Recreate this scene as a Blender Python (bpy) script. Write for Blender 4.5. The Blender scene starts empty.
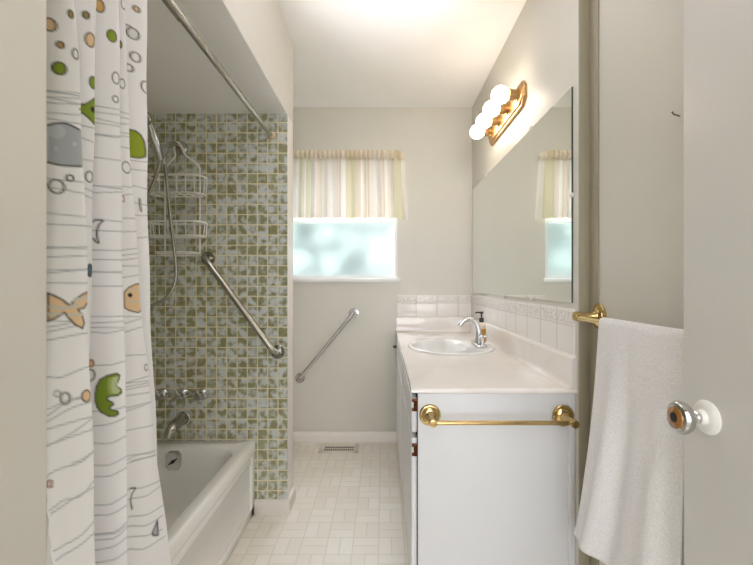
import bpy, bmesh, math, random
import numpy as np
from mathutils import Vector, Matrix
random.seed(7)
PI = math.pi
SC = bpy.context.scene
COL = SC.collection

# ------------------------------------------------------------------ camera, world, light, exposure
cam_d = bpy.data.cameras.new('camera')
cam = bpy.data.objects.new('camera', cam_d)
COL.objects.link(cam)
cam.location = (0.0, 0.0, 1.158)
cam.rotation_euler = (PI / 2, 0, 0)
cam_d.sensor_width = 36.0
cam_d.lens = 36.0 * 400.0 / 753.0
cam_d.shift_x = -6.5 / 753.0
cam_d.shift_y = 0.5 / 753.0
cam_d.clip_start = 0.01
SC.camera = cam

world = bpy.data.worlds.new('overcast_sky')
SC.world = world
world.use_nodes = True
wn = world.node_tree.nodes
wn['Background'].inputs['Color'].default_value = (0.84, 0.885, 1.0, 1)
wn['Background'].inputs['Strength'].default_value = 28.0

def area_light(name, loc, rot, sx, sy, power, color):
    l = bpy.data.lights.new(name, 'AREA')
    l.shape = 'RECTANGLE'; l.size = sx; l.size_y = sy
    l.energy = power; l.color = color
    o = bpy.data.objects.new(name, l); COL.objects.link(o)
    o.location = loc; o.rotation_euler = rot
    return o

area_light('hall_end_fill', (0.05, -2.95, 1.35), (PI / 2, 0, 0), 1.9, 2.0, 23, (0.84, 0.895, 1.0))  # added fill behind the camera, lights camera-facing surfaces; no window is modelled
area_light('hall_ceiling_fill', (0.1, -0.90, 2.41), (0, 0, 0), 0.5, 0.5, 2, (1.0, 0.96, 0.92))  # second added fill, unseen under the hall ceiling
# the photographer's strobe, held up beside the camera and bounced off the ceiling
def spot_light(name, loc, aim, power, angle, radius, color):
    l = bpy.data.lights.new(name, 'SPOT'); l.energy = power; l.spot_size = math.radians(angle); l.spot_blend = 0.6
    l.shadow_soft_size = radius; l.color = color
    o = bpy.data.objects.new(name, l); COL.objects.link(o)
    o.location = loc; o.rotation_euler = (Vector(aim) - Vector(loc)).to_track_quat('-Z', 'Y').to_euler()
spot_light('bounced_strobe', (0.06, 0.30, 1.72), (0.02, 1.16, 2.44), 68, 44, 0.06, (0.97, 0.93, 0.98))
BULB_STRENGTH = 5.7

SC.view_settings.view_transform = 'Standard'
SC.view_settings.look = 'None'
SC.view_settings.gamma = 1.0
SC.view_settings.use_curve_mapping = False
SC.view_settings.exposure = 1.6
SC.cycles.max_bounces = 14
SC.cycles.diffuse_bounces = 8
SC.cycles.glossy_bounces = 6
SC.cycles.transmission_bounces = 8
SC.cycles.sample_clamp_indirect = 6.0
SC.cycles.caustics_refractive = True

# ------------------------------------------------------------------ constants of the room (metres)
YB = 2.92        # back wall
XR = 0.65        # mirror wall
XR2 = 0.69       # right wall nearer than the vanity
YS = 1.333       # where the mirror wall steps
CH = 2.44        # ceiling
XA = -1.405      # alcove left wall
XW = -0.483      # right face of wing wall and soffit
YW = 2.014       # tiled face of the wing wall
YW2 = 2.150
YN = 0.578       # near end of the tub alcove
ZS = 2.014       # underside of the soffit

# ------------------------------------------------------------------ materials
def srgb(r, g, b):
    def f(c):
        c /= 255.0
        return c / 12.92 if c <= 0.04045 else ((c + 0.055) / 1.055) ** 2.4
    return (f(r), f(g), f(b), 1.0)

class NT:
    def __init__(s, name):
        s.m = bpy.data.materials.new(name); s.m.use_nodes = True
        s.t = s.m.node_tree; s.n = s.t.nodes
        s.p = s.n['Principled BSDF']; s.out = s.n['Material Output']
    def add(s, kind, **kw):
        n = s.n.new(kind)
        for k, v in kw.items():
            if hasattr(n, k): setattr(n, k, v)
            else: n.inputs[k].default_value = v
        return n
    def link(s, a, b): s.t.links.new(a, b)
    def math(s, op, a, b=None, c=None):
        n = s.n.new('ShaderNodeMath'); n.operation = op
        for i, v in enumerate((a, b, c)):
            if v is None: continue
            if isinstance(v, (int, float)): n.inputs[i].default_value = v
            else: s.link(v, n.inputs[i])
        return n.outputs[0]
    def vmath(s, op, a, b=None):
        n = s.n.new('ShaderNodeVectorMath'); n.operation = op
        for i, v in enumerate((a, b)):
            if v is None: continue
            if isinstance(v, (tuple, list)): n.inputs[i].default_value = v
            else: s.link(v, n.inputs[i])
        return n.outputs[0]
    def mix(s, fac, a, b, blend='MIX'):
        n = s.n.new('ShaderNodeMix'); n.data_type = 'RGBA'; n.blend_type = blend
        for sock, v in ((n.inputs[0], fac), (n.inputs[6], a), (n.inputs[7], b)):
            if isinstance(v, (int, float, tuple)): sock.default_value = v
            else: s.link(v, sock)
        return n.outputs[2]
    def ramp(s, fac, stops, interp='LINEAR'):
        n = s.n.new('ShaderNodeValToRGB'); n.color_ramp.interpolation = interp
        e = n.color_ramp.elements
        while len(e) > 1: e.remove(e[-1])
        e[0].position = stops[0][0]; e[0].color = stops[0][1]
        for p, c in stops[1:]:
            q = e.new(p); q.color = c
        s.link(fac, n.inputs[0])
        return n.outputs[0]
    def coord(s):
        g = s.n.new('ShaderNodeNewGeometry'); return g.outputs['Position']
    def obj_coord(s):
        g = s.n.new('ShaderNodeTexCoord'); return g.outputs['Object']
    def bump(s, h, strength=0.2, dist=0.002):
        b = s.n.new('ShaderNodeBump'); b.inputs['Strength'].default_value = strength
        b.inputs['Distance'].default_value = dist
        s.link(h, b.inputs['Height']); s.link(b.outputs[0], s.p.inputs['Normal'])

def base(name, col, rough=0.5, metal=0.0, var=0.0, vscale=6.0, bump=0.0, bscale=120.0, bdist=0.001, coat=0.0):
    t = NT(name)
    t.p.inputs['Roughness'].default_value = rough
    t.p.inputs['Metallic'].default_value = metal
    t.p.inputs['Coat Weight'].default_value = coat
    pos = t.obj_coord()
    no = t.add('ShaderNodeTexNoise'); no.inputs['Scale'].default_value = vscale; no.inputs['Detail'].default_value = 3
    t.link(pos, no.inputs['Vector'])
    d = tuple(max(0, c * (1 - var)) for c in col[:3]) + (1,)
    u = tuple(min(1, c * (1 + var * 0.5)) for c in col[:3]) + (1,)
    c = t.ramp(no.outputs['Fac'], [(0.3, d), (0.7, u)])
    t.link(c, t.p.inputs['Base Color'])
    if bump:
        nb = t.add('ShaderNodeTexNoise'); nb.inputs['Scale'].default_value = bscale; nb.inputs['Detail'].default_value = 2
        t.link(pos, nb.inputs['Vector'])
        t.bump(nb.outputs['Fac'], bump, bdist)
    return t.m

M = {}
M['wall'] = base('wall_paint', srgb(220, 217, 208), 0.42, var=0.03, vscale=2.5, bump=0.10, bscale=60, bdist=0.002)
M['ceiling'] = base('ceiling_paint', srgb(248, 247, 245), 0.6, var=0.015, bump=0.08, bscale=80)
M['trim'] = base('trim_paint', srgb(236, 231, 224), 0.35, var=0.02)
M['door'] = base('door_paint', srgb(222, 220, 216), 0.38, var=0.025, vscale=3, bump=0.12, bscale=45, bdist=0.002)
M['vanity'] = base('vanity_paint', srgb(222, 222, 223), 0.38, var=0.015, bump=0.05, bscale=40)
M['gap'] = base('cabinet_shadow_gap', srgb(70, 60, 52), 0.7)
M['porcelain'] = base('porcelain', srgb(240, 240, 238), 0.12, var=0.01, coat=0.4)
M['tub'] = base('tub_enamel', srgb(243, 242, 239), 0.14, var=0.012, coat=0.4)
M['chrome'] = base('chrome', srgb(205, 205, 205), 0.12, 1.0, var=0.03)
M['steel'] = base('brushed_steel', srgb(186, 182, 174), 0.24, 1.0, var=0.05, vscale=20)
M['brass'] = base('polished_brass', srgb(208, 180, 124), 0.16, 1.0, var=0.05)
M['brass_dark'] = base('satin_brass', srgb(188, 152, 104), 0.34, 1.0, var=0.06)
M['copper'] = base('copper', srgb(96, 54, 35), 0.3, 1.0, var=0.12, vscale=40)
M['wire'] = base('white_coated_wire', srgb(240, 239, 234), 0.4, var=0.03)
M['black'] = base('black_plastic', srgb(22, 20, 19), 0.35)
M['dark'] = base('dark_duct', srgb(58, 50, 38), 0.8, var=0.2)
M['register'] = base('register_enamel', srgb(232, 226, 214), 0.4, var=0.02)
M['endcap'] = base('yellowed_rubber', srgb(206, 186, 158), 0.5, var=0.05)
M['clip'] = base('clear_plastic_clip', srgb(238, 234, 226), 0.25)
M['plastic_white'] = base('white_plastic', srgb(238, 236, 230), 0.4)
M['vinyl'] = base('window_vinyl', srgb(243, 244, 243), 0.35, var=0.01)
M['mirror_edge'] = base('mirror_edge', srgb(52, 62, 56), 0.3)
M['tortoise'] = base('knob_insert', srgb(176, 118, 52), 0.15, var=0.6, vscale=45, coat=0.5)
M['nail'] = base('nail_steel', srgb(120, 116, 110), 0.4, 1.0)
M['hedge'] = base('hedge_leaves', srgb(34, 44, 38), 0.9, var=0.5, vscale=9)
M['ground'] = base('lawn', srgb(44, 54, 40), 0.9, var=0.3, vscale=8)
M['carpet'] = base('hall_carpet', srgb(190, 182, 170), 0.9, var=0.1, vscale=60)

def m_marble():
    t = NT('cultured_marble'); p = t.obj_coord()
    n = t.add('ShaderNodeTexNoise'); n.inputs['Scale'].default_value = 3.2; n.inputs['Detail'].default_value = 5; n.inputs['Distortion'].default_value = 1.6
    t.link(p, n.inputs['Vector'])
    c = t.ramp(n.outputs['Fac'], [(0.3, srgb(238, 230, 224)), (0.52, srgb(243, 238, 233)), (0.75, srgb(246, 242, 238))])
    t.link(c, t.p.inputs['Base Color'])
    t.p.inputs['Roughness'].default_value = 0.10
    t.p.inputs['Coat Weight'].default_value = 0.3
    return t.m
M['marble'] = m_marble()

def m_tile(ax, off_u, off_z, pitch=0.0515):
    """mottled olive mosaic; ax = world axis that runs along the wall"""
    t = NT('olive_mosaic_tile'); p = t.coord()
    sp = t.n.new('ShaderNodeSeparateXYZ'); t.link(p, sp.inputs[0])
    u = t.math('DIVIDE', t.math('SUBTRACT', sp.outputs[ax], off_u), pitch)
    v = t.math('DIVIDE', t.math('SUBTRACT', sp.outputs[2], off_z), pitch)
    fu, fv = t.math('FRACT', u), t.math('FRACT', v)
    def edge(f): return t.math('MINIMUM', f, t.math('SUBTRACT', 1.0, f))
    e = t.math('MINIMUM', edge(fu), edge(fv))
    cb = t.n.new('ShaderNodeCombineXYZ')
    t.link(t.math('FLOOR', u), cb.inputs[0]); t.link(t.math('FLOOR', v), cb.inputs[1])
    wn_ = t.n.new('ShaderNodeTexWhiteNoise'); wn_.noise_dimensions = '2D'
    t.link(cb.outputs[0], wn_.inputs['Vector'])
    shift = t.vmath('SCALE', wn_.outputs['Color']); shift.node.inputs['Scale'].default_value = 9.0
    q = t.vmath('ADD', p, shift)
    n1 = t.add('ShaderNodeTexVoronoi'); n1.feature = 'SMOOTH_F1'; n1.inputs['Scale'].default_value = 40; n1.inputs['Smoothness'].default_value = 0.35
    nz = t.add('ShaderNodeTexNoise'); nz.inputs['Scale'].default_value = 55; nz.inputs['Detail'].default_value = 2
    t.link(q, nz.inputs['Vector'])
    nz.inputs['Scale'].default_value = 30; nz.inputs['Detail'].default_value = 1
    thr = t.math('ADD', t.math('MULTIPLY', wn_.outputs['Value'], -0.14), t.math('ADD', nz.outputs['Fac'], 0.05))
    blob = t.ramp(thr, [(0.37, (0, 0, 0, 1)), (0.60, (1, 1, 1, 1))])
    dark = t.ramp(wn_.outputs['Value'], [(0.0, srgb(146, 142, 104)), (0.4, srgb(160, 157, 122)), (0.75, srgb(152, 150, 112)), (1.0, srgb(172, 171, 138))])
    n2 = t.add('ShaderNodeTexNoise'); n2.inputs['Scale'].default_value = 110; n2.inputs['Detail'].default_value = 2
    t.link(q, n2.inputs['Vector'])
    dark = t.mix(t.ramp(n2.outputs['Fac'], [(0.45, (0, 0, 0, 1)), (0.7, (.55, .55, .55, 1))]), dark, srgb(128, 124, 86))
    pale = t.mix(n2.outputs['Fac'], srgb(192, 199, 197), srgb(226, 229, 227))
    body = t.mix(blob, dark, pale)
    g = t.ramp(e, [(0.036, (1, 1, 1, 1)), (0.066, (0, 0, 0, 1))])
    col = t.mix(g, body, srgb(228, 219, 182))
    t.link(col, t.p.inputs['Base Color'])
    t.link(t.math('ADD', 0.22, t.math('MULTIPLY', g, 0.5)), t.p.inputs['Roughness'])
    t.bump(t.ramp(e, [(0.02, (0, 0, 0, 1)), (0.08, (1, 1, 1, 1))]), 0.5, 0.0015)
    return t.m
M['tile_x'] = m_tile(0, -0.5287, 0.782)
M['tile_y'] = m_tile(1, 2.014, 0.782)

def m_floor():
    t = NT('vinyl_basketweave'); p = t.coord()
    S = 0.114
    sp = t.n.new('ShaderNodeSeparateXYZ'); t.link(p, sp.inputs[0])
    u = t.math('DIVIDE', t.math('ADD', sp.outputs[0], 5.0 + 0.035), S)
    v = t.math('DIVIDE', t.math('ADD', sp.outputs[1], 5.0 + 0.02), S)
    iu, iv = t.math('FLOOR', u), t.math('FLOOR', v)
    fu, fv = t.math('FRACT', u), t.math('FRACT', v)
    chk = t.math('MODULO', t.math('ADD', iu, iv), 2.0)
    su = t.math('FRACT', t.math('MULTIPLY', fu, 2.0)); sv = t.math('FRACT', t.math('MULTIPLY', fv, 2.0))
    def edge(f): return t.math('MINIMUM', f, t.math('SUBTRACT', 1.0, f))
    inv = t.math('SUBTRACT', 1.0, chk)
    # strip coordinate across, depending on the block's direction
    across = t.math('ADD', t.math('MULTIPLY', chk, edge(su)), t.math('MULTIPLY', inv, edge(sv)))
    blk = t.math('MINIMUM', edge(fu), edge(fv))
    line = t.math('MINIMUM', t.math('MULTIPLY', across, 0.5), blk)
    half = t.math('ADD', t.math('MULTIPLY', chk, t.math('FLOOR', t.math('MULTIPLY', fu, 2.0))),
                  t.math('MULTIPLY', inv, t.math('FLOOR', t.math('MULTIPLY', fv, 2.0))))
    cb = t.n.new('ShaderNodeCombineXYZ'); t.link(iu, cb.inputs[0]); t.link(iv, cb.inputs[1]); t.link(half, cb.inputs[2])
    w = t.n.new('ShaderNodeTexWhiteNoise'); w.noise_dimensions = '3D'; t.link(cb.outputs[0], w.inputs['Vector'])
    n = t.add('ShaderNodeTexNoise'); n.inputs['Scale'].default_value = 22; n.inputs['Detail'].default_value = 3; n.inputs['Distortion'].default_value = 0.8
    sh = t.vmath('SCALE', w.outputs['Color']); sh.node.inputs['Scale'].default_value = 5.0
    t.link(t.vmath('ADD', p, sh), n.inputs['Vector'])
    c = t.ramp(w.outputs['Value'], [(0.0, srgb(236, 230, 219)), (0.5, srgb(241, 236, 227)), (1.0, srgb(244, 241, 234))])
    c = t.mix(t.math('MULTIPLY', n.outputs['Fac'], 0.5), c, srgb(235, 228, 214))
    g = t.ramp(line, [(0.012, (1, 1, 1, 1)), (0.034, (0, 0, 0, 1))])
    c = t.mix(t.math('MULTIPLY', g, 0.75), c, srgb(219, 212, 197))
    t.link(c, t.p.inputs['Base Color'])
    t.p.inputs['Roughness'].default_value = 0.38
    t.bump(g, -0.15, 0.001)
    return t.m
M['floor'] = m_floor()

def m_splash(border):
    t = NT('white_splash_border' if border else 'white_splash_tile'); p = t.coord()
    sp = t.n.new('ShaderNodeSeparateXYZ'); t.link(p, sp.inputs[0])
    al = t.math('SUBTRACT', sp.outputs[0], sp.outputs[1])      # runs along either wall
    f = t.math('FRACT', t.math('DIVIDE', t.math('ADD', al, 20.0 + 1.338), 0.153))
    e = t.math('MINIMUM', f, t.math('SUBTRACT', 1.0, f))
    g = t.ramp(e, [(0.006, (1, 1, 1, 1)), (0.016, (0, 0, 0, 1))])
    colr = srgb(243, 240, 237)
    if border:
        n = t.add('ShaderNodeTexVoronoi'); n.inputs['Scale'].default_value = 95; n.feature = 'F1'
        t.link(p, n.inputs['Vector'])
        zc = t.math('DIVIDE', t.math('SUBTRACT', sp.outputs[2], 1.011), 0.059)
        band = t.math('MINIMUM', zc, t.math('SUBTRACT', 1.0, zc))
        b = t.ramp(band, [(0.18, (0, 0, 0, 1)), (0.24, (1, 1, 1, 1))])
        k = t.math('MULTIPLY', b, t.ramp(n.outputs['Distance'], [(0.25, (1, 1, 1, 1)), (0.6, (0, 0, 0, 1))]))
        body = t.mix(t.math('MULTIPLY', k, 0.6), colr, srgb(196, 188, 180))
        body = t.mix(t.ramp(band, [(0.17, (0, 0, 0, 1)), (0.2, (.6, .6, .6, 1)), (0.23, (0, 0, 0, 1))]), body, srgb(205, 198, 190))
    else:
        body = colr
    c = t.mix(g, body, srgb(190, 182, 172))
    t.link(c, t.p.inputs['Base Color']); t.p.inputs['Roughness'].default_value = 0.16
    h = t.math('SUBTRACT', 1.0, g)
    if border: h = t.math('SUBTRACT', h, t.math('MULTIPLY', k, 0.7))
    t.bump(h, 0.4, 0.0012)
    return t.m
M['splash'] = m_splash(False); M['border'] = m_splash(True)

def m_mirror():
    t = NT('mirror_silver'); t.p.inputs['Metallic'].default_value = 1.0
    p = t.obj_coord(); n = t.add('ShaderNodeTexNoise'); n.inputs['Scale'].default_value = 3
    t.link(p, n.inputs['Vector'])
    t.link(t.ramp(n.outputs['Fac'], [(0, srgb(234, 238, 234)), (1, srgb(238, 241, 237))]), t.p.inputs['Base Color'])
    t.p.inputs['Roughness'].default_value = 0.0
    return t.m
M['mirror'] = m_mirror()

def m_pane():
    t = NT('frosted_pane')
    for l in list(t.out.inputs['Surface'].links): t.t.links.remove(l)
    p = t.obj_coord()
    n = t.add('ShaderNodeTexNoise'); n.inputs['Scale'].default_value = 70; n.inputs['Detail'].default_value = 2
    t.link(p, n.inputs['Vector'])
    b = t.n.new('ShaderNodeBump'); b.inputs['Strength'].default_value = 0.5; b.inputs['Distance'].default_value = 0.003
    t.link(n.outputs['Fac'], b.inputs['Height'])
    rf = t.n.new('ShaderNodeBsdfRefraction'); rf.inputs['Roughness'].default_value = 0.3; rf.inputs['IOR'].default_value = 1.3
    rf.inputs['Color'].default_value = (0.93, 0.925, 0.91, 1); t.link(b.outputs[0], rf.inputs['Normal'])
    tr = t.n.new('ShaderNodeBsdfTranslucent'); tr.inputs['Color'].default_value = (0.9, 0.95, 0.96, 1)
    gl = t.n.new('ShaderNodeBsdfGlossy'); gl.inputs['Roughness'].default_value = 0.2
    m1 = t.n.new('ShaderNodeMixShader'); m1.inputs[0].default_value = 0.01
    t.link(rf.outputs[0], m1.inputs[1]); t.link(tr.outputs[0], m1.inputs[2])
    m2 = t.n.new('ShaderNodeMixShader'); m2.inputs[0].default_value = 0.06
    t.link(m1.outputs[0], m2.inputs[1]); t.link(gl.outputs[0], m2.inputs[2])
    t.link(m2.outputs[0], t.out.inputs['Surface'])
    return t.m
M['pane'] = m_pane()

def cloth(name, color_socket_fn, trans=0.3, rough=0.8, bump_scale=0, bump=0.2, bdist=0.001):
    t = NT(name)
    for l in list(t.out.inputs['Surface'].links): t.t.links.remove(l)
    c = color_socket_fn(t)
    t.link(c, t.p.inputs['Base Color']); t.p.inputs['Roughness'].default_value = rough
    t.p.inputs['Specular IOR Level'].default_value = 0.25
    if bump_scale:
        n = t.add('ShaderNodeTexNoise'); n.inputs['Scale'].default_value = bump_scale; n.inputs['Detail'].default_value = 2
        t.link(t.obj_coord(), n.inputs['Vector']); t.bump(n.outputs['Fac'], bump, bdist)
    tr = t.n.new('ShaderNodeBsdfTranslucent'); t.link(c, tr.inputs['Color'])
    m = t.n.new('ShaderNodeMixShader'); m.inputs[0].default_value = trans
    t.link(t.p.outputs[0], m.inputs[1]); t.link(tr.outputs[0], m.inputs[2])
    t.link(m.outputs[0], t.out.inputs['Surface'])
    return t.m

def curtain_col(t):
    a = t.n.new('ShaderNodeAttribute'); a.attribute_name = 'print'; return a.outputs['Color']
M['curtain'] = cloth('printed_shower_cloth', curtain_col, 0.12, 0.55)

def valance_col(t):
    a = t.n.new('ShaderNodeUVMap')
    sp = t.n.new('ShaderNodeSeparateXYZ'); t.link(a.outputs[0], sp.inputs[0])
    W, GR, PK, BE, WH, OL = (srgb(236, 232, 224), srgb(226, 224, 203), srgb(233, 222, 210), srgb(225, 210, 186), srgb(244, 241, 235), srgb(221, 216, 188))
    seq = [(0, W), (.03, WH), (.06, GR), (.105, WH), (.115, GR), (.17, WH), (.21, PK), (.243, GR), (.258, W), (.375, PK), (.40, WH), (.408, PK), (.427, WH), (.47, BE),
           (.478, OL), (.56, BE), (.568, PK), (.60, WH), (.615, PK), (.635, BE), (.645, WH), (.66, BE), (.672, W), (.774, PK), (.80, BE), (.808, WH), (.835, PK), (.857, W), (.879, OL), (.955, WH)]
    # the stripe sequence repeats along the cloth; the ramp holds 29 stops
    return t.ramp(t.math('FRACT', sp.outputs[0]), seq, 'CONSTANT')
def heading_col(t):
    c = valance_col(t); return t.mix(0.45, c, srgb(206, 184, 146))  # weaker glow of the doubled cloth put into the colour as tan
M['heading'] = cloth('valance_heading_cloth', heading_col, 0.05, 0.85)
M['valance'] = cloth('striped_valance_cloth', valance_col, 0.10, 0.85)

def towel_col(t):
    n = t.add('ShaderNodeTexNoise'); n.inputs['Scale'].default_value = 260; n.inputs['Detail'].default_value = 2
    t.link(t.obj_coord(), n.inputs['Vector'])
    return t.ramp(n.outputs['Fac'], [(0.3, srgb(236, 234, 236)), (0.7, srgb(253, 252, 253))])
M['towel'] = cloth('terry_cloth', towel_col, 0.03, 0.95, 330, 0.6, 0.0018)

def m_glass(name, col, rough=0.05):
    t = NT(name); t.p.inputs['Transmission Weight'].default_value = 1.0
    p = t.obj_coord(); n = t.add('ShaderNodeTexNoise'); n.inputs['Scale'].default_value = 5; t.link(p, n.inputs['Vector'])
    t.link(t.ramp(n.outputs['Fac'], [(0, col), (1, tuple(min(1, c * 1.05) for c in col[:3]) + (1,))]), t.p.inputs['Base Color'])
    t.p.inputs['Roughness'].default_value = rough; t.p.inputs['IOR'].default_value = 1.35
    return t.m
M['bottle'] = m_glass('clear_bottle', srgb(248, 244, 232))
M['amber'] = base('amber_soap', srgb(226, 176, 84), 0.2, var=0.05)

def m_emit(name, col, strength):
    t = NT(name)
    t.p.inputs['Base Color'].default_value = (0.9, 0.9, 0.9, 1)
    t.p.inputs['Emission Color'].default_value = col
    t.p.inputs['Emission Strength'].default_value = strength
    return t.m
M['bulb'] = m_emit('frosted_bulb_glow', (1.0, 0.86, 0.70, 1), BULB_STRENGTH)

# ------------------------------------------------------------------ mesh builders
class MB:
    def __init__(s): s.bm = bmesh.new()
    def box(s, x0, x1, y0, y1, z0, z1, bev=0.0, seg=2, mat=0, rot=None):
        r = bmesh.ops.create_cube(s.bm, size=1.0)
        vs = r['verts']
        c = Vector(((x0 + x1) / 2, (y0 + y1) / 2, (z0 + z1) / 2))
        for v in vs:
            v.co = Vector((v.co.x * (x1 - x0), v.co.y * (y1 - y0), v.co.z * (z1 - z0)))
            if rot: v.co = rot @ v.co
            v.co += c
        fs = set(f for v in vs for f in v.link_faces)
        for f in fs: f.material_index = mat
        if bev > 0:
            es = list(set(e for v in vs for e in v.link_edges))
            r = bmesh.ops.bevel(s.bm, geom=es, offset=bev, segments=seg, profile=0.5, affect='EDGES', clamp_overlap=True)
            for f in r['faces']: f.material_index = mat
        return s
    def tube(s, pts, r, seg=12, cap=True, mat=0, closed=False):
        pts = [Vector(p) for p in pts]; n = len(pts)
        rad = r if isinstance(r, (list, tuple)) else [r] * n
        rings = []; up = None
        for i, p in enumerate(pts):
            if closed: d = (pts[(i + 1) % n] - pts[i - 1])
            elif i == 0: d = pts[1] - pts[0]
            elif i == n - 1: d = pts[-1] - pts[-2]
            else: d = (pts[i + 1] - p).normalized() + (p - pts[i - 1]).normalized()
            d.normalize()
            if up is None:
                up = Vector((0, 0, 1)) if abs(d.z) < 0.9 else Vector((1, 0, 0))
            up = (up - d * up.dot(d)).normalized()
            b = d.cross(up)
            rings.append([s.bm.verts.new(p + (up * math.cos(a) + b * math.sin(a)) * rad[i]) for a in [2 * PI * k / seg for k in range(seg)]])
        m = n if closed else n - 1
        for i in range(m):
            A, B = rings[i], rings[(i + 1) % n]
            for k in range(seg):
                f = s.bm.faces.new((A[k], A[(k + 1) % seg], B[(k + 1) % seg], B[k])); f.material_index = mat
        if cap and not closed:
            s.bm.faces.new(rings[0][::-1]).material_index = mat; s.bm.faces.new(rings[-1]).material_index = mat
        return s
    def lathe(s, prof, origin, axis, seg=28, mat=0, sx=1.0, sy=1.0):
        """prof = [(radius, height)], revolved about axis from origin"""
        a = Vector(axis).normalized(); o = Vector(origin)
        t = Vector((0, 0, 1)) if abs(a.z) < 0.9 else Vector((0, 1, 0))
        e1 = (t - a * t.dot(a)).normalized(); e2 = a.cross(e1)
        rings = []
        for (r, h) in prof:
            if r < 1e-6: rings.append([s.bm.verts.new(o + a * h)])
            else: rings.append([s.bm.verts.new(o + a * h + (e1 * math.cos(q) * sx + e2 * math.sin(q) * sy) * r) for q in [2 * PI * k / seg for k in range(seg)]])
        for A, B in zip(rings, rings[1:]):
            for k in range(seg):
                a0, a1, b0, b1 = A[k % len(A)], A[(k + 1) % len(A)], B[k % len(B)], B[(k + 1) % len(B)]
                vs = []
                for v in (a0, a1, b1, b0):
                    if v not in vs: vs.append(v)
                if len(vs) > 2: s.bm.faces.new(vs).material_index = mat
        return s
    def prism(s, poly, axis, d0, d1, mat=0, bev=0.0):
        """poly of 2D points in the plane normal to axis ('x','y','z')"""
        def P(p, d): return {'x': (d, p[0], p[1]), 'y': (p[0], d, p[1]), 'z': (p[0], p[1], d)}[axis]
        A = [s.bm.verts.new(P(p, d0)) for p in poly]; B = [s.bm.verts.new(P(p, d1)) for p in poly]
        n = len(poly); fs = [s.bm.faces.new(A[::-1]), s.bm.faces.new(B)]
        for k in range(n): fs.append(s.bm.faces.new((A[k], A[(k + 1) % n], B[(k + 1) % n], B[k])))
        for f in fs: f.material_index = mat
        if bev:
            es = list(set(e for f in fs for e in f.edges))
            r = bmesh.ops.bevel(s.bm, geom=es, offset=bev, segments=2, profile=0.5, affect='EDGES', clamp_overlap=True)
            for f in r['faces']: f.material_index = mat
        return s
    def loops(s, loops, closed=True, cap0=False, cap1=False, mat=0):
        R = [[s.bm.verts.new(p) for p in L] for L in loops]
        for A, B in zip(R, R[1:]):
            n = len(A)
            for k in range(n if closed else n - 1):
                s.bm.faces.new((A[k], A[(k + 1) % n], B[(k + 1) % n], B[k])).material_index = mat
        if cap0: s.bm.faces.new(R[0][::-1]).material_index = mat
        if cap1: s.bm.faces.new(R[-1]).material_index = mat
        return s
    def build(s, name, mats, parent=None, angle=32, origin=None, normals=True):
        bm = s.bm
        if normals: bmesh.ops.recalc_face_normals(bm, faces=bm.faces[:])
        for f in bm.faces: f.smooth = True
        lim = math.radians(angle)
        for e in bm.edges:
            if len(e.link_faces) == 2:
                try: e.smooth = e.calc_face_angle() < lim
                except ValueError: pass
        me = bpy.data.meshes.new(name); bm.to_mesh(me); bm.free()
        for m in (mats if isinstance(mats, (list, tuple)) else [mats]): me.materials.append(m)
        o = bpy.data.objects.new(name, me); COL.objects.link(o)
        if parent is not None:
            o.parent = parent
            if parent.type == 'EMPTY' or True:
                o.matrix_parent_inverse = world_of(parent).inverted()
        elif origin is not None:
            d = Vector(origin)
            me.transform(Matrix.Translation(-d)); o.location = d
        return o

def world_of(o):
    m = Matrix.LocRotScale(o.location, o.rotation_euler, o.scale)
    if o.parent is not None:
        m = world_of(o.parent) @ o.matrix_parent_inverse @ m
    return m

def thing(name, label, cat, loc=(0, 0, 0), group=None):
    o = bpy.data.objects.new(name, None); COL.objects.link(o)
    o.empty_display_size = 0.05
    o.location = loc; o['label'] = label; o['category'] = cat
    if group: o['group'] = group
    return o

def tag(o, label, cat, group=None):
    o['label'] = label; o['category'] = cat
    if group: o['group'] = group
    return o

def struct(o, label=None):
    o['kind'] = 'structure'
    if label: o['label'] = label
    return o

def catmull(pts, n=8):
    P = [Vector(p) for p in pts]; out = []
    for i in range(len(P) - 1):
        p0 = P[max(i - 1, 0)]; p1 = P[i]; p2 = P[i + 1]; p3 = P[min(i + 2, len(P) - 1)]
        for k in range(n):
            t = k / n
            out.append(0.5 * ((2 * p1) + (p2 - p0) * t + (2 * p0 - 5 * p1 + 4 * p2 - p3) * t * t + (3 * p1 - p0 - 3 * p2 + p3) * t ** 3))
    out.append(P[-1]); return out

def rrect(x0, x1, y0, y1, r, n=10):
    """rounded rectangle, counter-clockwise, 4*(n+1) points"""
    pts = []
    for cx, cy, a0 in ((x1 - r, y1 - r, 0), (x0 + r, y1 - r, 90), (x0 + r, y0 + r, 180), (x1 - r, y0 + r, 270)):
        for k in range(n + 1):
            a = math.radians(a0 + 90 * k / n); pts.append((cx + r * math.cos(a), cy + r * math.sin(a)))
    return pts

# ------------------------------------------------------------------ the room
HX0, HX1, HY = -1.0, 1.1, -3.0     # hall behind the doorway
struct(MB().box(XA - .12, XR2 + .12, -.12, YB + .12, -.10, 0).build('floor', M['floor']))
struct(MB().box(HX0 - .1, HX1 + .1, HY - .1, -.12, -.10, 0).build('floor_hall', M['carpet']))
struct(MB().box(XA - .12, XR2 + .12, -.12, YB + .12, CH, CH + .1).build('ceiling', M['ceiling']))
struct(MB().box(HX0 - .1, HX1 + .1, HY - .1, -.12, CH, CH + .1).build('ceiling_hall', M['ceiling']))
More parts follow.
